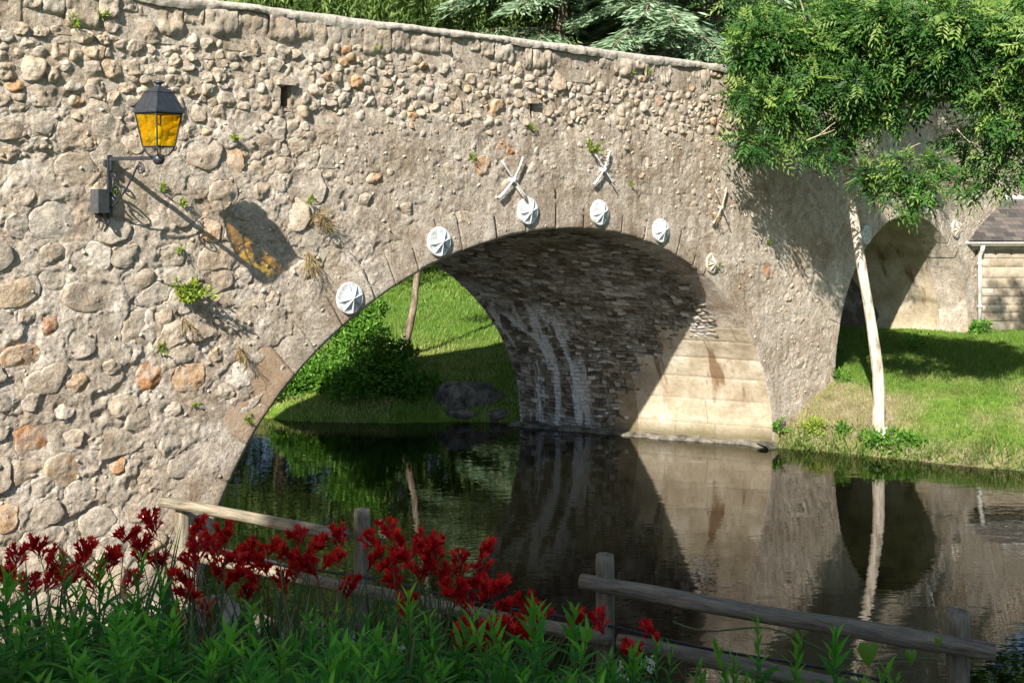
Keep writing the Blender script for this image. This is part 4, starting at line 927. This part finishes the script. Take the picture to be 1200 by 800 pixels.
tuft('wall_plant', 'yellow weed beside the flaked star plate', 840, 313, 60, .10, 'wallweed', leaf=(.04, .012))
tuft('wall_plant', 'orange dry weed by the rust stained cross', 833, 250, 70, .15, 'straw', droop=.8, leaf=(.08, .008))
tuft('wall_plant', 'small weed right of the big arch', 900, 287, 50, .09, 'wallweed', leaf=(.04, .012))
tuft('wall_plant', 'weed tuft in the cobbles at the upper left', 85, 30, 60, .10, 'wallweed', leaf=(.06, .008))
tuft('wall_plant', 'weed tuft in the coping joint at the far upper left', 118, 22, 40, .09, 'wallweed', leaf=(.05, .008))
tuft('wall_plant', 'weed tuft under the coping above the second star plate', 440, 58, 40, .06, 'wallweed', leaf=(.04, .01))
tuft('wall_plant', 'weed tuft under the coping left of the cedar', 740, 87, 50, .10, 'wallweed', leaf=(.04, .012))
tuft('wall_plant', 'second weed tuft under the coping', 759, 87, 50, .09, 'wallweed', leaf=(.04, .012))
tuft('wall_plant', 'small weed left of the left iron cross', 552, 187, 40, .08, 'wallweed', leaf=(.04, .012))
tuft('wall_plant', 'small leafy sprig between the lower wall stones', 188, 412, 50, .12, 'wallweed', leaf=(.04, .012))
tuft('wall_plant', 'yellow green creeper on the wall by the fence end', 216, 648, 200, .24, 'wallweed', leaf=(.05, .03))
tuft('wall_plant', 'fresh green creeper at the right foot of the big arch', 908, 505, 140, .24, 'bush', leaf=(.07, .035))

# ---------------------------------------------------------------- house at the right
HX0, HZ = 9.40, 22.42; hb = .80
house = empty('stone_house', (HX0+2, HZ, .9), 0, 'low pale stone house with slate roof built against the bridge', 'house')
def hl(v): return np.asarray(v, float)-np.array([HX0+2, HZ, .9])
mb = MB(); box(mb, hl((HX0, HZ+.02, .5)), hl((HX0+5, HZ+2.4, 2.86)), .35)
gz_ = [hl((HX0, HZ+.02, 2.86)), hl((HX0, HZ+1.25, 3.62)), hl((HX0, HZ+2.4, 2.86))]
mb.build('wall', M['house'], house)
z = .62; k = 0
while z < 2.74:
    dz = rng.uniform(.15, .23); dz = min(dz, 2.80-z); x = HX0-rng.uniform(0, .1)
    while x < HX0+4:
        dx = rng.uniform(.2, .46); x0, x1 = max(x, HX0), min(x+dx, HX0+4)
        if x1-x0 > .05 and z+dz > .8:
            g = .011; b = .012; m_ = MB(); nu, nv = 6, 5
            U, Vz = np.meshgrid(np.linspace(x0+g, x1-g, nu), np.linspace(z+g, z+dz-g, nv), indexing='ij'); e = np.ones((nu, nv)); e[0] = e[-1] = 0; e[:, 0] = e[:, -1] = 0
            th = e*(.012+rng.uniform(0, .008)+.010*fbm(U*9, Vz*9, 2, 14))-.003
            m_.add(hl(np.stack([U, HZ-th, Vz], -1)), grid_faces(nu, nv), None, rng.random()).build('wall_stone', M['house'], house, True)
        x += dx
    z += dz
roof = MB(); E0 = np.array([HX0-.35, HZ-.20, 2.84]); RT = np.array([HX0-.35, HZ+1.10, 3.66])
roof.add([hl(E0+(0, .03, -.03)), hl(E0+(5.5, .03, -.03)), hl(RT+(5.5, 0, -.03)), hl(RT+(0, 0, -.03)), hl(RT+(5.5, 1.4, -.85)), hl(RT+(0, 1.4, -.85))], [(0, 1, 2, 3), (3, 2, 4, 5)])
ro = roof.build('roof', M['slate'], house)
nr = 11; sl_ = MB()
box(sl_, (-.098, -.012, 0), (.098, .190, .009), .0); slm = []
for v_ in range(5):
    m_ = MB(); box(m_, (-.097, -.006, 0), (.097, .215, .010), v_/4); me = m_.mesh('slate'); me.materials.append(M['slate']); slm.append(me)
vec = RT-E0; Ls = np.linalg.norm(vec); tilt = math.atan2(vec[2], vec[1])
for r_ in range(nr):
    for c in range(22):
        p = E0+vec*(r_/nr)+np.array([.1+c*.2+(.1 if r_ % 2 else 0), 0, .012])
        o = obj('slate', slm[rng.integers(5)], None, ro); o.location = Vector(hl(p).tolist()); o.rotation_euler = (tilt-.045+rng.normal(0, .01), rng.normal(0, .008), 0)
mb = MB(); tube(mb, hl([E0+(-.05, .5, .40), RT+(0.1, 0, .05)]), .03, 6); tube(mb, hl([RT+(0, 0, .03), RT+(5.5, 0, .03)]), .05, 8); mb.build('ridge_tile', M['pipe'], house, True)
mb = MB(); x = np.linspace(0, math.pi, 7); gp = np.array([[0, -.055*math.cos(t), -.05*math.sin(t)] for t in x])
P = np.concatenate([E0+np.array([-.02, -.05, -.02])+gp, E0+np.array([4.9, -.05, -.02])+gp]); mb.add(hl(P), [(i, i+1, 8+i, 7+i) for i in range(6)]); tube(mb, hl([E0+(-.02, -.105, -.02), E0+(4.9, -.105, -.02)]), .012, 6); mb.build('gutter', M['pipe'], house, True)
mb = MB(); box(mb, hl((HX0-.3, HZ-.10, 2.66)), hl((HX0+4.6, HZ-.03, 2.80)), .8); mb.build('fascia', M['house'], house)
mb = MB(); dx = HX0+.02; tube(mb, hl([(dx, HZ-.24, 2.77), (dx, HZ-.20, 2.66), (dx, HZ-.09, 2.56), (dx, HZ-.085, 2.4), (dx, HZ-.085, .85)]), .042, 10); 
for zc in (2.35, 1.5): tube(mb, hl([(dx, HZ-.085, zc), (dx, HZ-.085, zc+.05)]), .052, 10)
mb.build('downpipe', M['pipe'], house, True)

# ---------------------------------------------------------------- grass
def blades(region, n, hlo, hhi, wd, tintf):
    X = rng.uniform(region[0], region[1], n); Z = rng.uniform(region[2], region[3], n); ww_, u = wu(X, Z)
    loc = (X-P0[0])*D[0]+(Z-P0[1])*D[1]; inn = -((X-P0[0])*N[0]+(Z-P0[1])*N[1])
    ok = (ww_ > 17.05-1.35*sst(-7.2, -10.8, u)) & ~((inn > -.02) & (inn < WID+.05) & ~((loc-SKEW*inn > C2-R2) & (loc-SKEW*inn < C2+R2)))
    ok &= ~((X > HX0-.05) & (Z > HZ-.03))
    X, Z = X[ok], Z[ok]; n = len(X); P = np.stack([X, Z, gz(X, Z)-.01], -1)
    a = rng.uniform(0, 6.28, n); S = np.stack([np.cos(a), np.sin(a), 0*a], -1)*wd; h = rng.uniform(hlo, hhi, n)*(1+.5*fbm(X*1.5, Z*1.5, 2, 77)); ln = rng.normal(0, .45, (n, 2))*h[:, None]
    V = np.stack([P-S, P+S, P+np.stack([ln[:, 0], ln[:, 1], h], -1)], 1).reshape(-1, 3); T = np.arange(3*n).reshape(-1, 3)
    return V, T, np.repeat(tintf(X, Z, n), 3)
def tf(X, Z, n):
    ww_, u = wu(X, Z); dry = sst(-.45, .15, fbm(X*.8, Z*.8, 3, 40))*sst(20.8, 18.2, ww_)
    return np.clip(rng.normal(.42, .16, n)+.75*dry*rng.random(n)**.7+.08*sst(19, 17.5, ww_), 0, 1)
g = MB()
for reg, n, lo, hi, wd in [((3.8, 13, 14.5, 23), 120000, .035, .085, .006), ((-7, 4.5, 18.5, 27), 60000, .05, .11, .010), ((-9, 8, 26, 40), 40000, .07, .14, .018)]:
    V, T, ti = blades(reg, n, lo, hi, wd, tf); g.add(V, None, T, ti)
g.build('grass', M['grass'], label='short lawn grass on the far bank and under the small arch', cat='grass', kind='stuff')
g = MB(); n = 5200; u = rng.uniform(-4, 9, n); wv = 17.12+rng.exponential(.18, n); pts = RE[None]*u[:, None]+RN[None]*wv[:, None]
X, Z = pts[:, 0], pts[:, 1]; loc = (X-P0[0])*D[0]+(Z-P0[1])*D[1]; inn = -((X-P0[0])*N[0]+(Z-P0[1])*N[1]); ok = (inn < -.02); X, Z = X[ok], Z[ok]; n = len(X)
P = np.stack([X, Z, gz(X, Z)-.02], -1); leaves(g, P, rand_dirs(n)*.55+np.array([0, -.35, .75]), rng.uniform(.10, .26, n)*(1+.5*vn(X*2, Z*2, 8)), .016, np.clip(rng.normal(.5, .25, n), 0, 1)); g.build('bank_grass', M['grass'], label='longer rough grass hanging over the far water edge', cat='grass', kind='stuff')
def weed(name, label, X, Z, n, r_, hgt, leaf, mat, cat='plant', group=None):
    z0 = float(gz(X, Z)); root = empty(name, (X, Z, z0), 0, label, cat, group); mb = MB(); st = MB()
    P, d, q, k = blob_points([(rng.normal(0, r_*.5), rng.normal(0, r_*.5), hgt*rng.uniform(.3, .8), r_*.6) for _ in range(8)], n, .45)
    leaves(mb, P, d+rand_dirs(n)*.8+np.array([0, 0, .3]), rng.uniform(.7, 1.2, n)*leaf, leaf*.6, np.clip(rng.normal(.5, .22, n), 0, 1)); mb.build('foliage', M[mat], root)
    for k in range(7): tube(st, [(0, 0, -.05), tuple(P[k*5]*.9)], .005, 4)
    st.build('stems', M['gstem'], root, kind='stuff')
weed('bank_weed', 'leafy weed clump at the foot of the pale trunk', tb[0]-.05, tb[1]-.22, 420, .22, .24, .075, 'bush'); weed('bank_weed', 'leafy weed right of the pale trunk foot', tb[0]+.42, tb[1]-.30, 180, .16, .16, .07, 'bush')
q = at(985, 512, 16.9); weed('bank_weed', 'small weed on the bank left of the pale trunk', q[0], q[1], 160, .16, .16, .06, 'bush')
q = at(950, 498, 17.1); weed('bank_weed', 'weed on the bank near the right arch foot', q[0], q[1], 200, .22, .2, .06, 'wallweed')
q = at(1145, 393, 22.3); weed('house_weed', 'green weed at the foot of the downpipe', q[0], q[1]-.15, 260, .22, .26, .08, 'bush')
q = at(1080, 400, 20.9); weed('house_weed', 'low weeds along the small arch wall', q[0], q[1], 220, .35, .14, .07, 'bush')
q = at(985, 446, 18.3); weed('bank_weed', 'green weed at the left foot of the small arch', q[0], q[1], 160, .16, .2, .06, 'bush')

# ---------------------------------------------------------------- log fence
TR, LR = 1.235, .845
def fz(py, h): return (HC-h)*F/(py-VY)
posts = []
for px, py in [(211, 590), (422, 622), (707, 681), (1122, 752)]:
    Z = fz(py, TR); posts.append(np.array([(px-600)/F*Z, Z]))
fence = empty('log_fence', (posts[2][0], posts[2][1], .42), 0, 'weathered round log fence along the river bank with one top rail missing', 'fence'); FO = np.array([posts[2][0], posts[2][1], .42])
def log(name, p0, p1, r_, seed, m=26):
    mb = MB(); t = np.linspace(0, 1, m)[:, None]; P = p0+(p1-p0)*t; P[:, 2] += .012*vn(t[:, 0]*2.5, 0*t[:, 0]+seed, 4); P[:, 1] += .010*vn(t[:, 0]*2.5, 0*t[:, 0]+seed+9, 4)
    rr = r_*(1+.05*vn(t[:, 0]*4, 0*t[:, 0]+seed, 6)); rr[0] *= .93; rr[-1] *= .93
    # build along local Y so that the grain follows the log
    L = float(np.linalg.norm(p1-p0)); dvec = Vector(((p1-p0)/L).tolist()); q = Vector((0, 1, 0)).rotation_difference(dvec)
    loc = np.array([(q.inverted() @ Vector((pp-p0).tolist()))[:] for pp in P]); tube(mb, loc, rr, 14, 0., .05, seed)
    o = mb.build(name, M['wood'], fence, True); o.location = Vector((p0-FO).tolist()); o.rotation_mode = 'QUATERNION'; o.rotation_quaternion = q; return o
fd = nrm(posts[3]-posts[0]); fn = np.array([fd[1], -fd[0]])    # towards the camera
for k, p in enumerate(posts):
    zg = float(gz(p[0], p[1]))-.25; top = 1.24 if k == 0 else 1.415
    log('post', np.array([p[0]-fn[0]*.03, p[1]-fn[1]*.03, zg]), np.array([p[0]-fn[0]*.03, p[1]-fn[1]*.03, top]), .067, 30+k)
def on(t, h, off=.075): p = posts[0]+(posts[3]-posts[0])*t; return np.array([p[0]+fn[0]*off, p[1]+fn[1]*off, h])
tt = [np.dot(p-posts[0], posts[3]-posts[0])/np.dot(posts[3]-posts[0], posts[3]-posts[0]) for p in posts]
log('rail', on(-.02, TR+.01), on(tt[1]+.0, TR+.01), .049, 41); log('rail', on(tt[2]-.025, TR-.005), on(1.035, TR+.005), .057, 42)
log('rail', on(0, LR), on(tt[1]+.08, LR), .049, 43); log('rail', on(tt[1]+.09, LR-.005), on(tt[2]+.01, LR), .049, 44); log('rail', on(tt[2]+.02, LR+.005), on(1.15, LR-.01), .054, 45)
mb = MB(); x = np.linspace(.02, 1.15, 60); P = np.array([on(t, LR+.078+.012*math.sin(t*23), .055) for t in x]); tube(mb, P-np.array([P[0][0], P[0][1], P[0][2]]), .010, 6)
o = mb.build('cable', M['cable'], None, True, label='thin black cable clipped along the lower fence rail', cat='cable'); o.location = Vector(P[0].tolist())

# edging stones of the bank
k = 0; EO = 'first second third fourth fifth sixth seventh eighth'.split()
for X in np.arange(-3.1, 3.4, .52):
    wv = 7.72+rng.uniform(-.05, .05); Z = (wv-RN[0]*X)/RN[1]; z = float(gz(X, Z))
    side = 'left' if X < -1.6 else ('middle' if X < .6 else 'right')
    rock('edging_stone', 'flat pale edging stone of the bank below the fence, '+('leftmost' if k == 0 else 'rightmost' if k == 12 else EO[k]+' from the left' if k < 7 else EO[12-k]+' from the right'), (X, Z-.12, z+.03), (.34, .25, .11), 'flag', 'edging stones of the bank', 50+k, 3, 'stone', rng.uniform(-.6, -.2)); k += 1
for k, (px, py, Z, dm, lb) in enumerate([(248, 715, 8.1, (.38, .3, .18), 'rounded boulder among the red flowers near the wall'), (360, 745, 7.4, (.42, .34, .14), 'white flecked flat rock in the flower bed'), (135, 725, 7.9, (.4, .3, .2), 'pale rock at the wall foot behind the flowers'), (740, 800, 7.3, (.24, .2, .12), 'pale rock with white flowers by the fence post')]):
    p = at(px, py, Z); rock('garden_rock', lb, p-np.array([0, 0, dm[2]*.4]), dm, 'flag', None, 80+k, 4)

# ---------------------------------------------------------------- flower bed
def blade_leaf(mb, P0_, dirv, up, L, Wd, tint, bend=.5, seg=3):
    """one lance leaf of seg bent segments (arrays of leaves)"""
    n = len(P0_); Dn = nrm(dirv); S = nrm(np.cross(Dn, up)); U = np.cross(S, Dn); prof = np.interp(np.linspace(0, 1, seg+1), [0, .3, .55, 1], [.25, 1, .9, .0]); rows = []
    for j in range(seg+1):
        f = j/seg; c = P0_+Dn*(L*f)[:, None]-U*(L*bend*f*f*.5)[:, None]; wd = (Wd*prof[j]*.5)[:, None]
        rows.append(np.stack([c-S*wd+U*wd*.35, c, c+S*wd+U*wd*.35], 1))
    V = np.stack(rows, 1).reshape(n, -1, 3); nv = V.shape[1]; f = grid_faces(seg+1, 3); Q = (np.arange(n)[:, None, None]*nv+f[None]).reshape(-1, 4)
    mb.add(V.reshape(-1, 3), Q, None, np.repeat(tint, nv))
def leafy(seed):
    r = np.random.default_rng(seed); root = empty('leafy_plant', (0, 0, 0)); lv = MB(); st = MB(); ls_ = r.uniform(.58, 1.0); wr = r.uniform(.15, .25); tb_ = r.uniform(-.14, .16)
    for k in range(int(r.integers(4, 7))):
        H = 1. if k == 0 else r.uniform(.62, .97); a = r.uniform(0, 6.28); sp = .04 if k == 0 else r.uniform(.08, .26); x = np.linspace(0, 1, 9)
        P = np.stack([math.cos(a)*sp*x**1.3, math.sin(a)*sp*x**1.3, H*x-.03], -1); tube(st, P, .0055*(1-.55*x), 5)
        nn = int(26*H); t = np.linspace(.10, .985, nn)
        for w3 in range(3):
            b = Pn = np.stack([np.interp(t, x, P[:, c]) for c in range(3)], -1); an = np.arange(nn)*1.1+w3*2.094+r.normal(0, .25, nn)
            elev = np.interp(t, [0, .8, 1], [.15, .75, 2.6])+r.normal(0, .12, nn); Dn = np.stack([np.cos(an), np.sin(an), elev], -1)
            L = np.interp(t, [0, .2, .75, 1], [.08, .15, .14, .075])*ls_*r.uniform(.7, 1.25, nn)
            blade_leaf(lv, b, Dn, np.tile([0, 0, 1.], (nn, 1))+.2*r.normal(size=(nn, 3)), L, L*wr, np.clip(tb_+r.normal(.40, .18, nn)+.38*sst(.75, 1., t), 0, 1), .6)
    st.build('stems', M['gstem'], root, kind='stuff'); lv.build('leaves', M['bed'], root, True, kind='stuff')
    return root
protos = [leafy(100+k) for k in range(10)]; used = [False]*10
def put_leafy(px, py, Z, label, group=None):
    X = (px-600)/F*Z; zt_ = HC-(py-VY)*Z/F; zg = float(gz(X, Z)); s_ = max(.35, zt_-zg); v = int(rng.integers(10))
    o = protos[v] if not used[v] else copy_tree(protos[v]); used[v] = True
    o.location = (X, Z, zg-.02); o.rotation_euler = (rng.normal(0, .05), rng.normal(0, .05), rng.uniform(0, 6.28)); q = min(s_, 1.15); o.scale = (min(1.1, .75+q*.25), min(1.1, .75+q*.25), s_)
    tag(o, label, 'plant', group)
tips = [(85,640,4.0,'tall leafy plant with the highest tips against the wall at lower left'),(112,648,4.1,'leafy plant just right of the tallest one at lower left'),(6,648,3.6,'leafy plant cut by the left picture edge'),(168,666,4.1,'leafy plant tip left of the fence end'),(620,674,3.9,'leafy plant with a bent pale tip in front of the fence gap'),(648,690,4.0,'leafy plant right of the bent pale tip'),(686,697,4.2,'leafy plant just left of the middle fence post'),(775,748,4.5,'short leafy plant right of the middle fence post'),(850,760,4.4,'leafy sprig in front of the lower right rail'),(905,733,4.4,'tallest leafy sprig in front of the right fence'),(970,733,4.4,'leafy sprig between the tallest one and the vine leaf'),(1012,762,4.5,'short leafy sprig left of the right fence post'),(1040,785,4.6,'last small leafy sprig before the right fence post'),(480,690,4.3,'leafy plant under the middle red flower cluster'),(508,702,4.3,'leafy plant right below the middle red flowers'),(432,690,4.4,'leafy plant at the foot of the second fence post'),(288,704,4.3,'leafy plant in front of the flecked flat rock'),(585,738,4.0,'leafy plant between the lower red flowers')]
for px, py, Z, lb in tips: put_leafy(px, py, Z, lb)
for k in range(44):
    px = rng.uniform(-30, 450); put_leafy(px, rng.uniform(702, 795), rng.uniform(2.9, 4.6), 'dark green leafy plant without flowers in the dense lower left bed', 'leafy plants in the lower left bed')
ON = 'first second third fourth fifth sixth seventh eighth ninth tenth eleventh twelfth'.split()
def side_(k, n): return 'leftmost' if k == 0 else 'rightmost' if k == n-1 else ON[k]+' from the left' if k < n/2 else ON[n-1-k]+' from the right'
for k, px in enumerate(sorted(rng.uniform(440, 740, 22))): put_leafy(px, rng.uniform(745, 805), rng.uniform(3.1, 4.6), 'flowerless leafy plant at the bottom centre, '+side_(k, 22), 'leafy plants at the bottom centre')
for k, px in enumerate(sorted(rng.uniform(760, 1060, 9))): put_leafy(px, rng.uniform(785, 815), rng.uniform(3.8, 4.6), 'low leafy plant along the bottom right edge, '+side_(k, 9), 'leafy plants at the bottom right')

ORD = 'first second third fourth fifth sixth seventh eighth ninth tenth eleventh twelfth thirteenth fourteenth fifteenth sixteenth seventeenth'.split()
def nth(k, n): return ('leftmost' if k == 0 else 'rightmost' if k == n-1 else ORD[k]+' from the left' if k <= n//2 else ORD[n-1-k]+' from the right')
def crocosmia(px, py, Z, size, label, group):
    tip = at(px, py, Z); a = rng.uniform(0, 6.28); base = tip+np.array([.30*math.cos(a), .22*math.sin(a), 0]); base[2] = float(gz(base[0], base[1])); root = empty('crocosmia', base, 0, label, 'flower', group)
    t0 = tip-base; st = MB(); x = np.linspace(0, 1, 12); P = np.stack([t0[0]*x**1.8, t0[1]*x**1.8, t0[2]*(1-(1-x)**1.5)*.98], -1); tube(st, P, .0042*(1-.5*x), 5); st.build('stalk', M['stalk'], root, True)
    lv = MB(); m = 6; L = np.clip(t0[2]*rng.uniform(.75, 1.12, m), .3, 1.05); an = rng.uniform(0, 6.28, m); blade_leaf(lv, rng.normal(0, .03, (m, 3))*np.array([1, 1, 0]), np.stack([np.cos(an)*.28, np.sin(an)*.28, np.ones(m)], -1), np.stack([np.cos(an), np.sin(an), 0*an], -1)*-1., L, np.full(m, .024), np.clip(rng.normal(.4, .2, m), 0, 1), .35, 5); lv.build('leaves', M['sword'], root, True)
    dr = nrm(np.array([math.cos(a+math.pi+rng.normal(0, .6)), .6*math.sin(a+math.pi), rng.uniform(.1, .8)]))
    for br in range(2):
        fl = MB(); nf = int(rng.integers(9, 14)*size); L = .095*size; dd = nrm(dr+rand_dirs(1)[0]*(.9 if br else 0)); sd = nrm(np.cross(dd, [0, 0, 1.])); x = np.linspace(0, 1, nf)
        ax = t0+dd*(x[:, None]-.4)*L+np.array([0, 0, 1.])*(.04*size*np.sin(x*2.6))[:, None]; tube(fl, ax, .0028, 4, .1)
        for j in range(nf):
            ft_ = rng.normal(0, .28); sg = 1 if j % 2 else -1; bud = x[j] > .82; fd_ = nrm(sd*sg*.75+np.array([0, 0, .85])+dd*.55+rand_dirs(1)[0]*.25); Lf = (.044 if not bud else .026)*rng.uniform(.85, 1.2)*1.2
            tube(fl, [ax[j], ax[j]+fd_*Lf*.5, ax[j]+fd_*Lf], [.002, .0035, .0065 if not bud else .003], 5, .35, cap=False)
            if not bud:
                e1 = nrm(np.cross(fd_, [.3, .2, 1])); e2 = np.cross(fd_, e1); pa = np.arange(6)/6*6.283+rng.random()
                dirs = fd_[None]*1.0+.62*(np.cos(pa)[:, None]*e1+np.sin(pa)[:, None]*e2); leaves(fl, np.tile(ax[j]+fd_*Lf*.9, (6, 1)), dirs, .044, .017, np.clip(rng.normal(.5, .15, 6)+ft_, 0, 1), np.tile(fd_, (6, 1)))
        fl.build('flower_spray', M['red'], root)
fl_l = [(19,665),(45,652),(58,664),(69,674),(97,662),(123,667),(147,638),(178,624),(152,692),(184,667),(36,698),(130,668),(80,690)]
fl_m = [(228,631),(247,638),(226,669),(251,657),(257,681),(288,653),(281,669),(307,672),(352,638),(354,665),(333,691),(288,705),(245,729),(221,707),(209,733),(238,774),(397,638),(409,698),(345,680),(265,665),(300,660),(365,675),(340,662)]
fl_c = [(441,646),(456,631),(437,665),(470,648),(498,646),(503,669),(494,681),(475,668),(485,655),(475,722)]
fl_r = [(567,657),(539,674),(565,684),(532,705),(565,710),(615,717),(567,745),(596,738),(539,752),(562,786),(550,695),(580,700)]
fl_m += [(232,655),(318,652),(270,690),(300,690),(370,650),(385,668),(262,640),(215,690)]; fl_c += [(450,672),(465,690),(510,655)]; fl_r += [(548,716),(585,722),(605,752),(575,765),(548,770),(520,690),(630,735)]; fl_l += [(10,690),(60,690),(110,690),(165,655)]
fl_x = [(766,750),(742,774),(673,738),(704,739)]
for lst, lb, gp, zr in [(fl_l, 'red crocosmia spray in front of the lower left wall', 'red sprays at lower left', (5.6, 6.6)), (fl_m, 'red crocosmia spray in front of the left fence rail', 'red sprays by the left fence', (5.7, 6.8)), (fl_c, 'red crocosmia spray in the cluster right of the second fence post', 'red sprays right of the second post', (5.6, 6.5)), (fl_r, 'red crocosmia spray below the fence gap in the middle', 'red sprays below the fence gap', (5.3, 6.3))]:
    for k, (px, py) in enumerate(sorted(lst)): crocosmia(px, py, rng.uniform(*zr), rng.uniform(.75, 1.12), lb+', '+nth(k, len(lst)), gp)
for (px, py), lb in zip(fl_x, ['red crocosmia spray over the lower rail right of the middle post', 'red crocosmia spray beside the white flowers', 'small red spray left of the middle post', 'small red spray at the middle post foot']): crocosmia(px, py, 6.0, .8, lb, None)
def sword_clump(px, py, Z, label):
    p = at(px, py, Z); zg = float(gz(p[0], p[1])); root = empty('sword_leaf_plant', (p[0], p[1], zg), 0, label, 'plant', 'sword leaved clumps in the bed'); mb = MB(); m = 16; H = p[2]-zg
    an = rng.uniform(0, 6.28, m); L = H*rng.uniform(.65, 1.08, m); ti = np.clip(rng.normal(.42, .2, m), 0, 1); ti = np.where(rng.random(m) < .15, 1., ti)
    blade_leaf(mb, rng.normal(0, .035, (m, 3))*np.array([1, 1, 0]), np.stack([np.cos(an)*.22, np.sin(an)*.22, np.ones(m)], -1), -np.stack([np.cos(an), np.sin(an), 0*an], -1), L, rng.uniform(.016, .034, m), ti, .3, 6); mb.build('leaves', M['sword'], root, True)
    st = MB()
    for k in range(5):
        a = rng.uniform(0, 6.28); x = np.linspace(0, 1, 6); tube(st, np.stack([.25*math.cos(a)*x**1.5, .25*math.sin(a)*x**1.5, H*rng.uniform(.7, 1.05)*x], -1), .0035, 4)
    st.build('dry_stalks', M['stalk'], root, kind='stuff')
for k, (px, py, Z) in enumerate([(345, 688, 4.6), (372, 700, 4.4), (392, 712, 4.2), (232, 728, 4.2), (305, 735, 4.0), (118, 705, 4.5), (520, 730, 4.4), (205, 700, 4.8), (455, 735, 4.0), (60, 735, 3.8)]):
    sword_clump(px, py, Z, ['tallest sword leaved clump in front of the flecked rock', 'sword leaved clump right of the tallest one', 'sword leaved clump left of the second fence post', 'sword leaved clump below the boulder', 'low sword leaved clump in front of the left rail', 'sword leaved clump at the wall side of the bed', 'sword leaved clump below the middle red flowers', 'thin sword leaved clump near the fence end', 'low sword leaved clump at the second post foot', 'low sword leaved clump at the far left'][k])
def small_flower(label, px, py, Z, n, r_, mat='white_petal', tall=False):
    p = at(px, py, Z); zg = float(gz(p[0], p[1])); root = empty('white_flower', (p[0], p[1], zg), 0, label, 'flower'); mb = MB(); st = MB(); t0 = np.array([0, 0, p[2]-zg])
    tube(st, [(0, 0, 0), tuple(t0)], .005, 5); st.build('stalk', M['gstem'], root)
    c = t0+rng.normal(0, 1, (n, 3))*np.array([r_, r_, r_*(.5 if not tall else 2.2)])
    for k in range(6): leaves(mb, c, rand_dirs(n)+np.array([0, -.5, .4]), .024, .018, np.clip(rng.normal(.35, .15, n), 0, 1))
    mb.build('blossoms', M[mat], root)
small_flower('white flower heads by the middle post foot', 757, 776, 6.6, 14, .035); small_flower('low white flowers on the pale rock', 728, 790, 6.7, 22, .05); small_flower('pale yellow flower spike above the red cluster', 448, 618, 6.2, 10, .014, 'white_petal', True); small_flower('white blossom below the fence gap', 468, 762, 5.4, 8, .02); small_flower('white blossoms on the flecked rock', 383, 746, 6.6, 10, .03)
# vine over the right top rail
vn_ = empty('vine', on(.82, TR-.14, .14), 0, 'thin vine with two heart shaped leaves twined on the right rail', 'vine'); mb = MB(); P = np.array([on(t, TR-.12+.05*math.sin(t*40), .15) for t in np.linspace(.72, .99, 22)])-np.array(vn_.location); tube(mb, P, .006, 5); mb.build('stem', M['gstem'], vn_, True)
for k, (px, py, L) in enumerate([(1016, 748, .17), (1066, 757, .10), (1098, 742, .07)]):
    p = at(px, py, 6.65-.03*k)-np.array(vn_.location); th = np.linspace(-math.pi, math.pi, 17)[:-1]; hx = .48*L*np.sin(th)**3; hz_ = -.45*L+L*.58*(13*np.cos(th)-5*np.cos(2*th)-2*np.cos(3*th)-np.cos(4*th))/17
    V = [p+np.array([a_*.75, -.03+.25*abs(a_), b_]) for a_, b_ in zip(hx, hz_)]+[p+np.array([0, -.05, -.45*L])]; mb = MB(); mb.add(V, None, [(16, i, (i+1) % 16) for i in range(16)], .75); mb.build('leaf', M['bush'], vn_, True)
print('objects', len(bpy.data.objects))
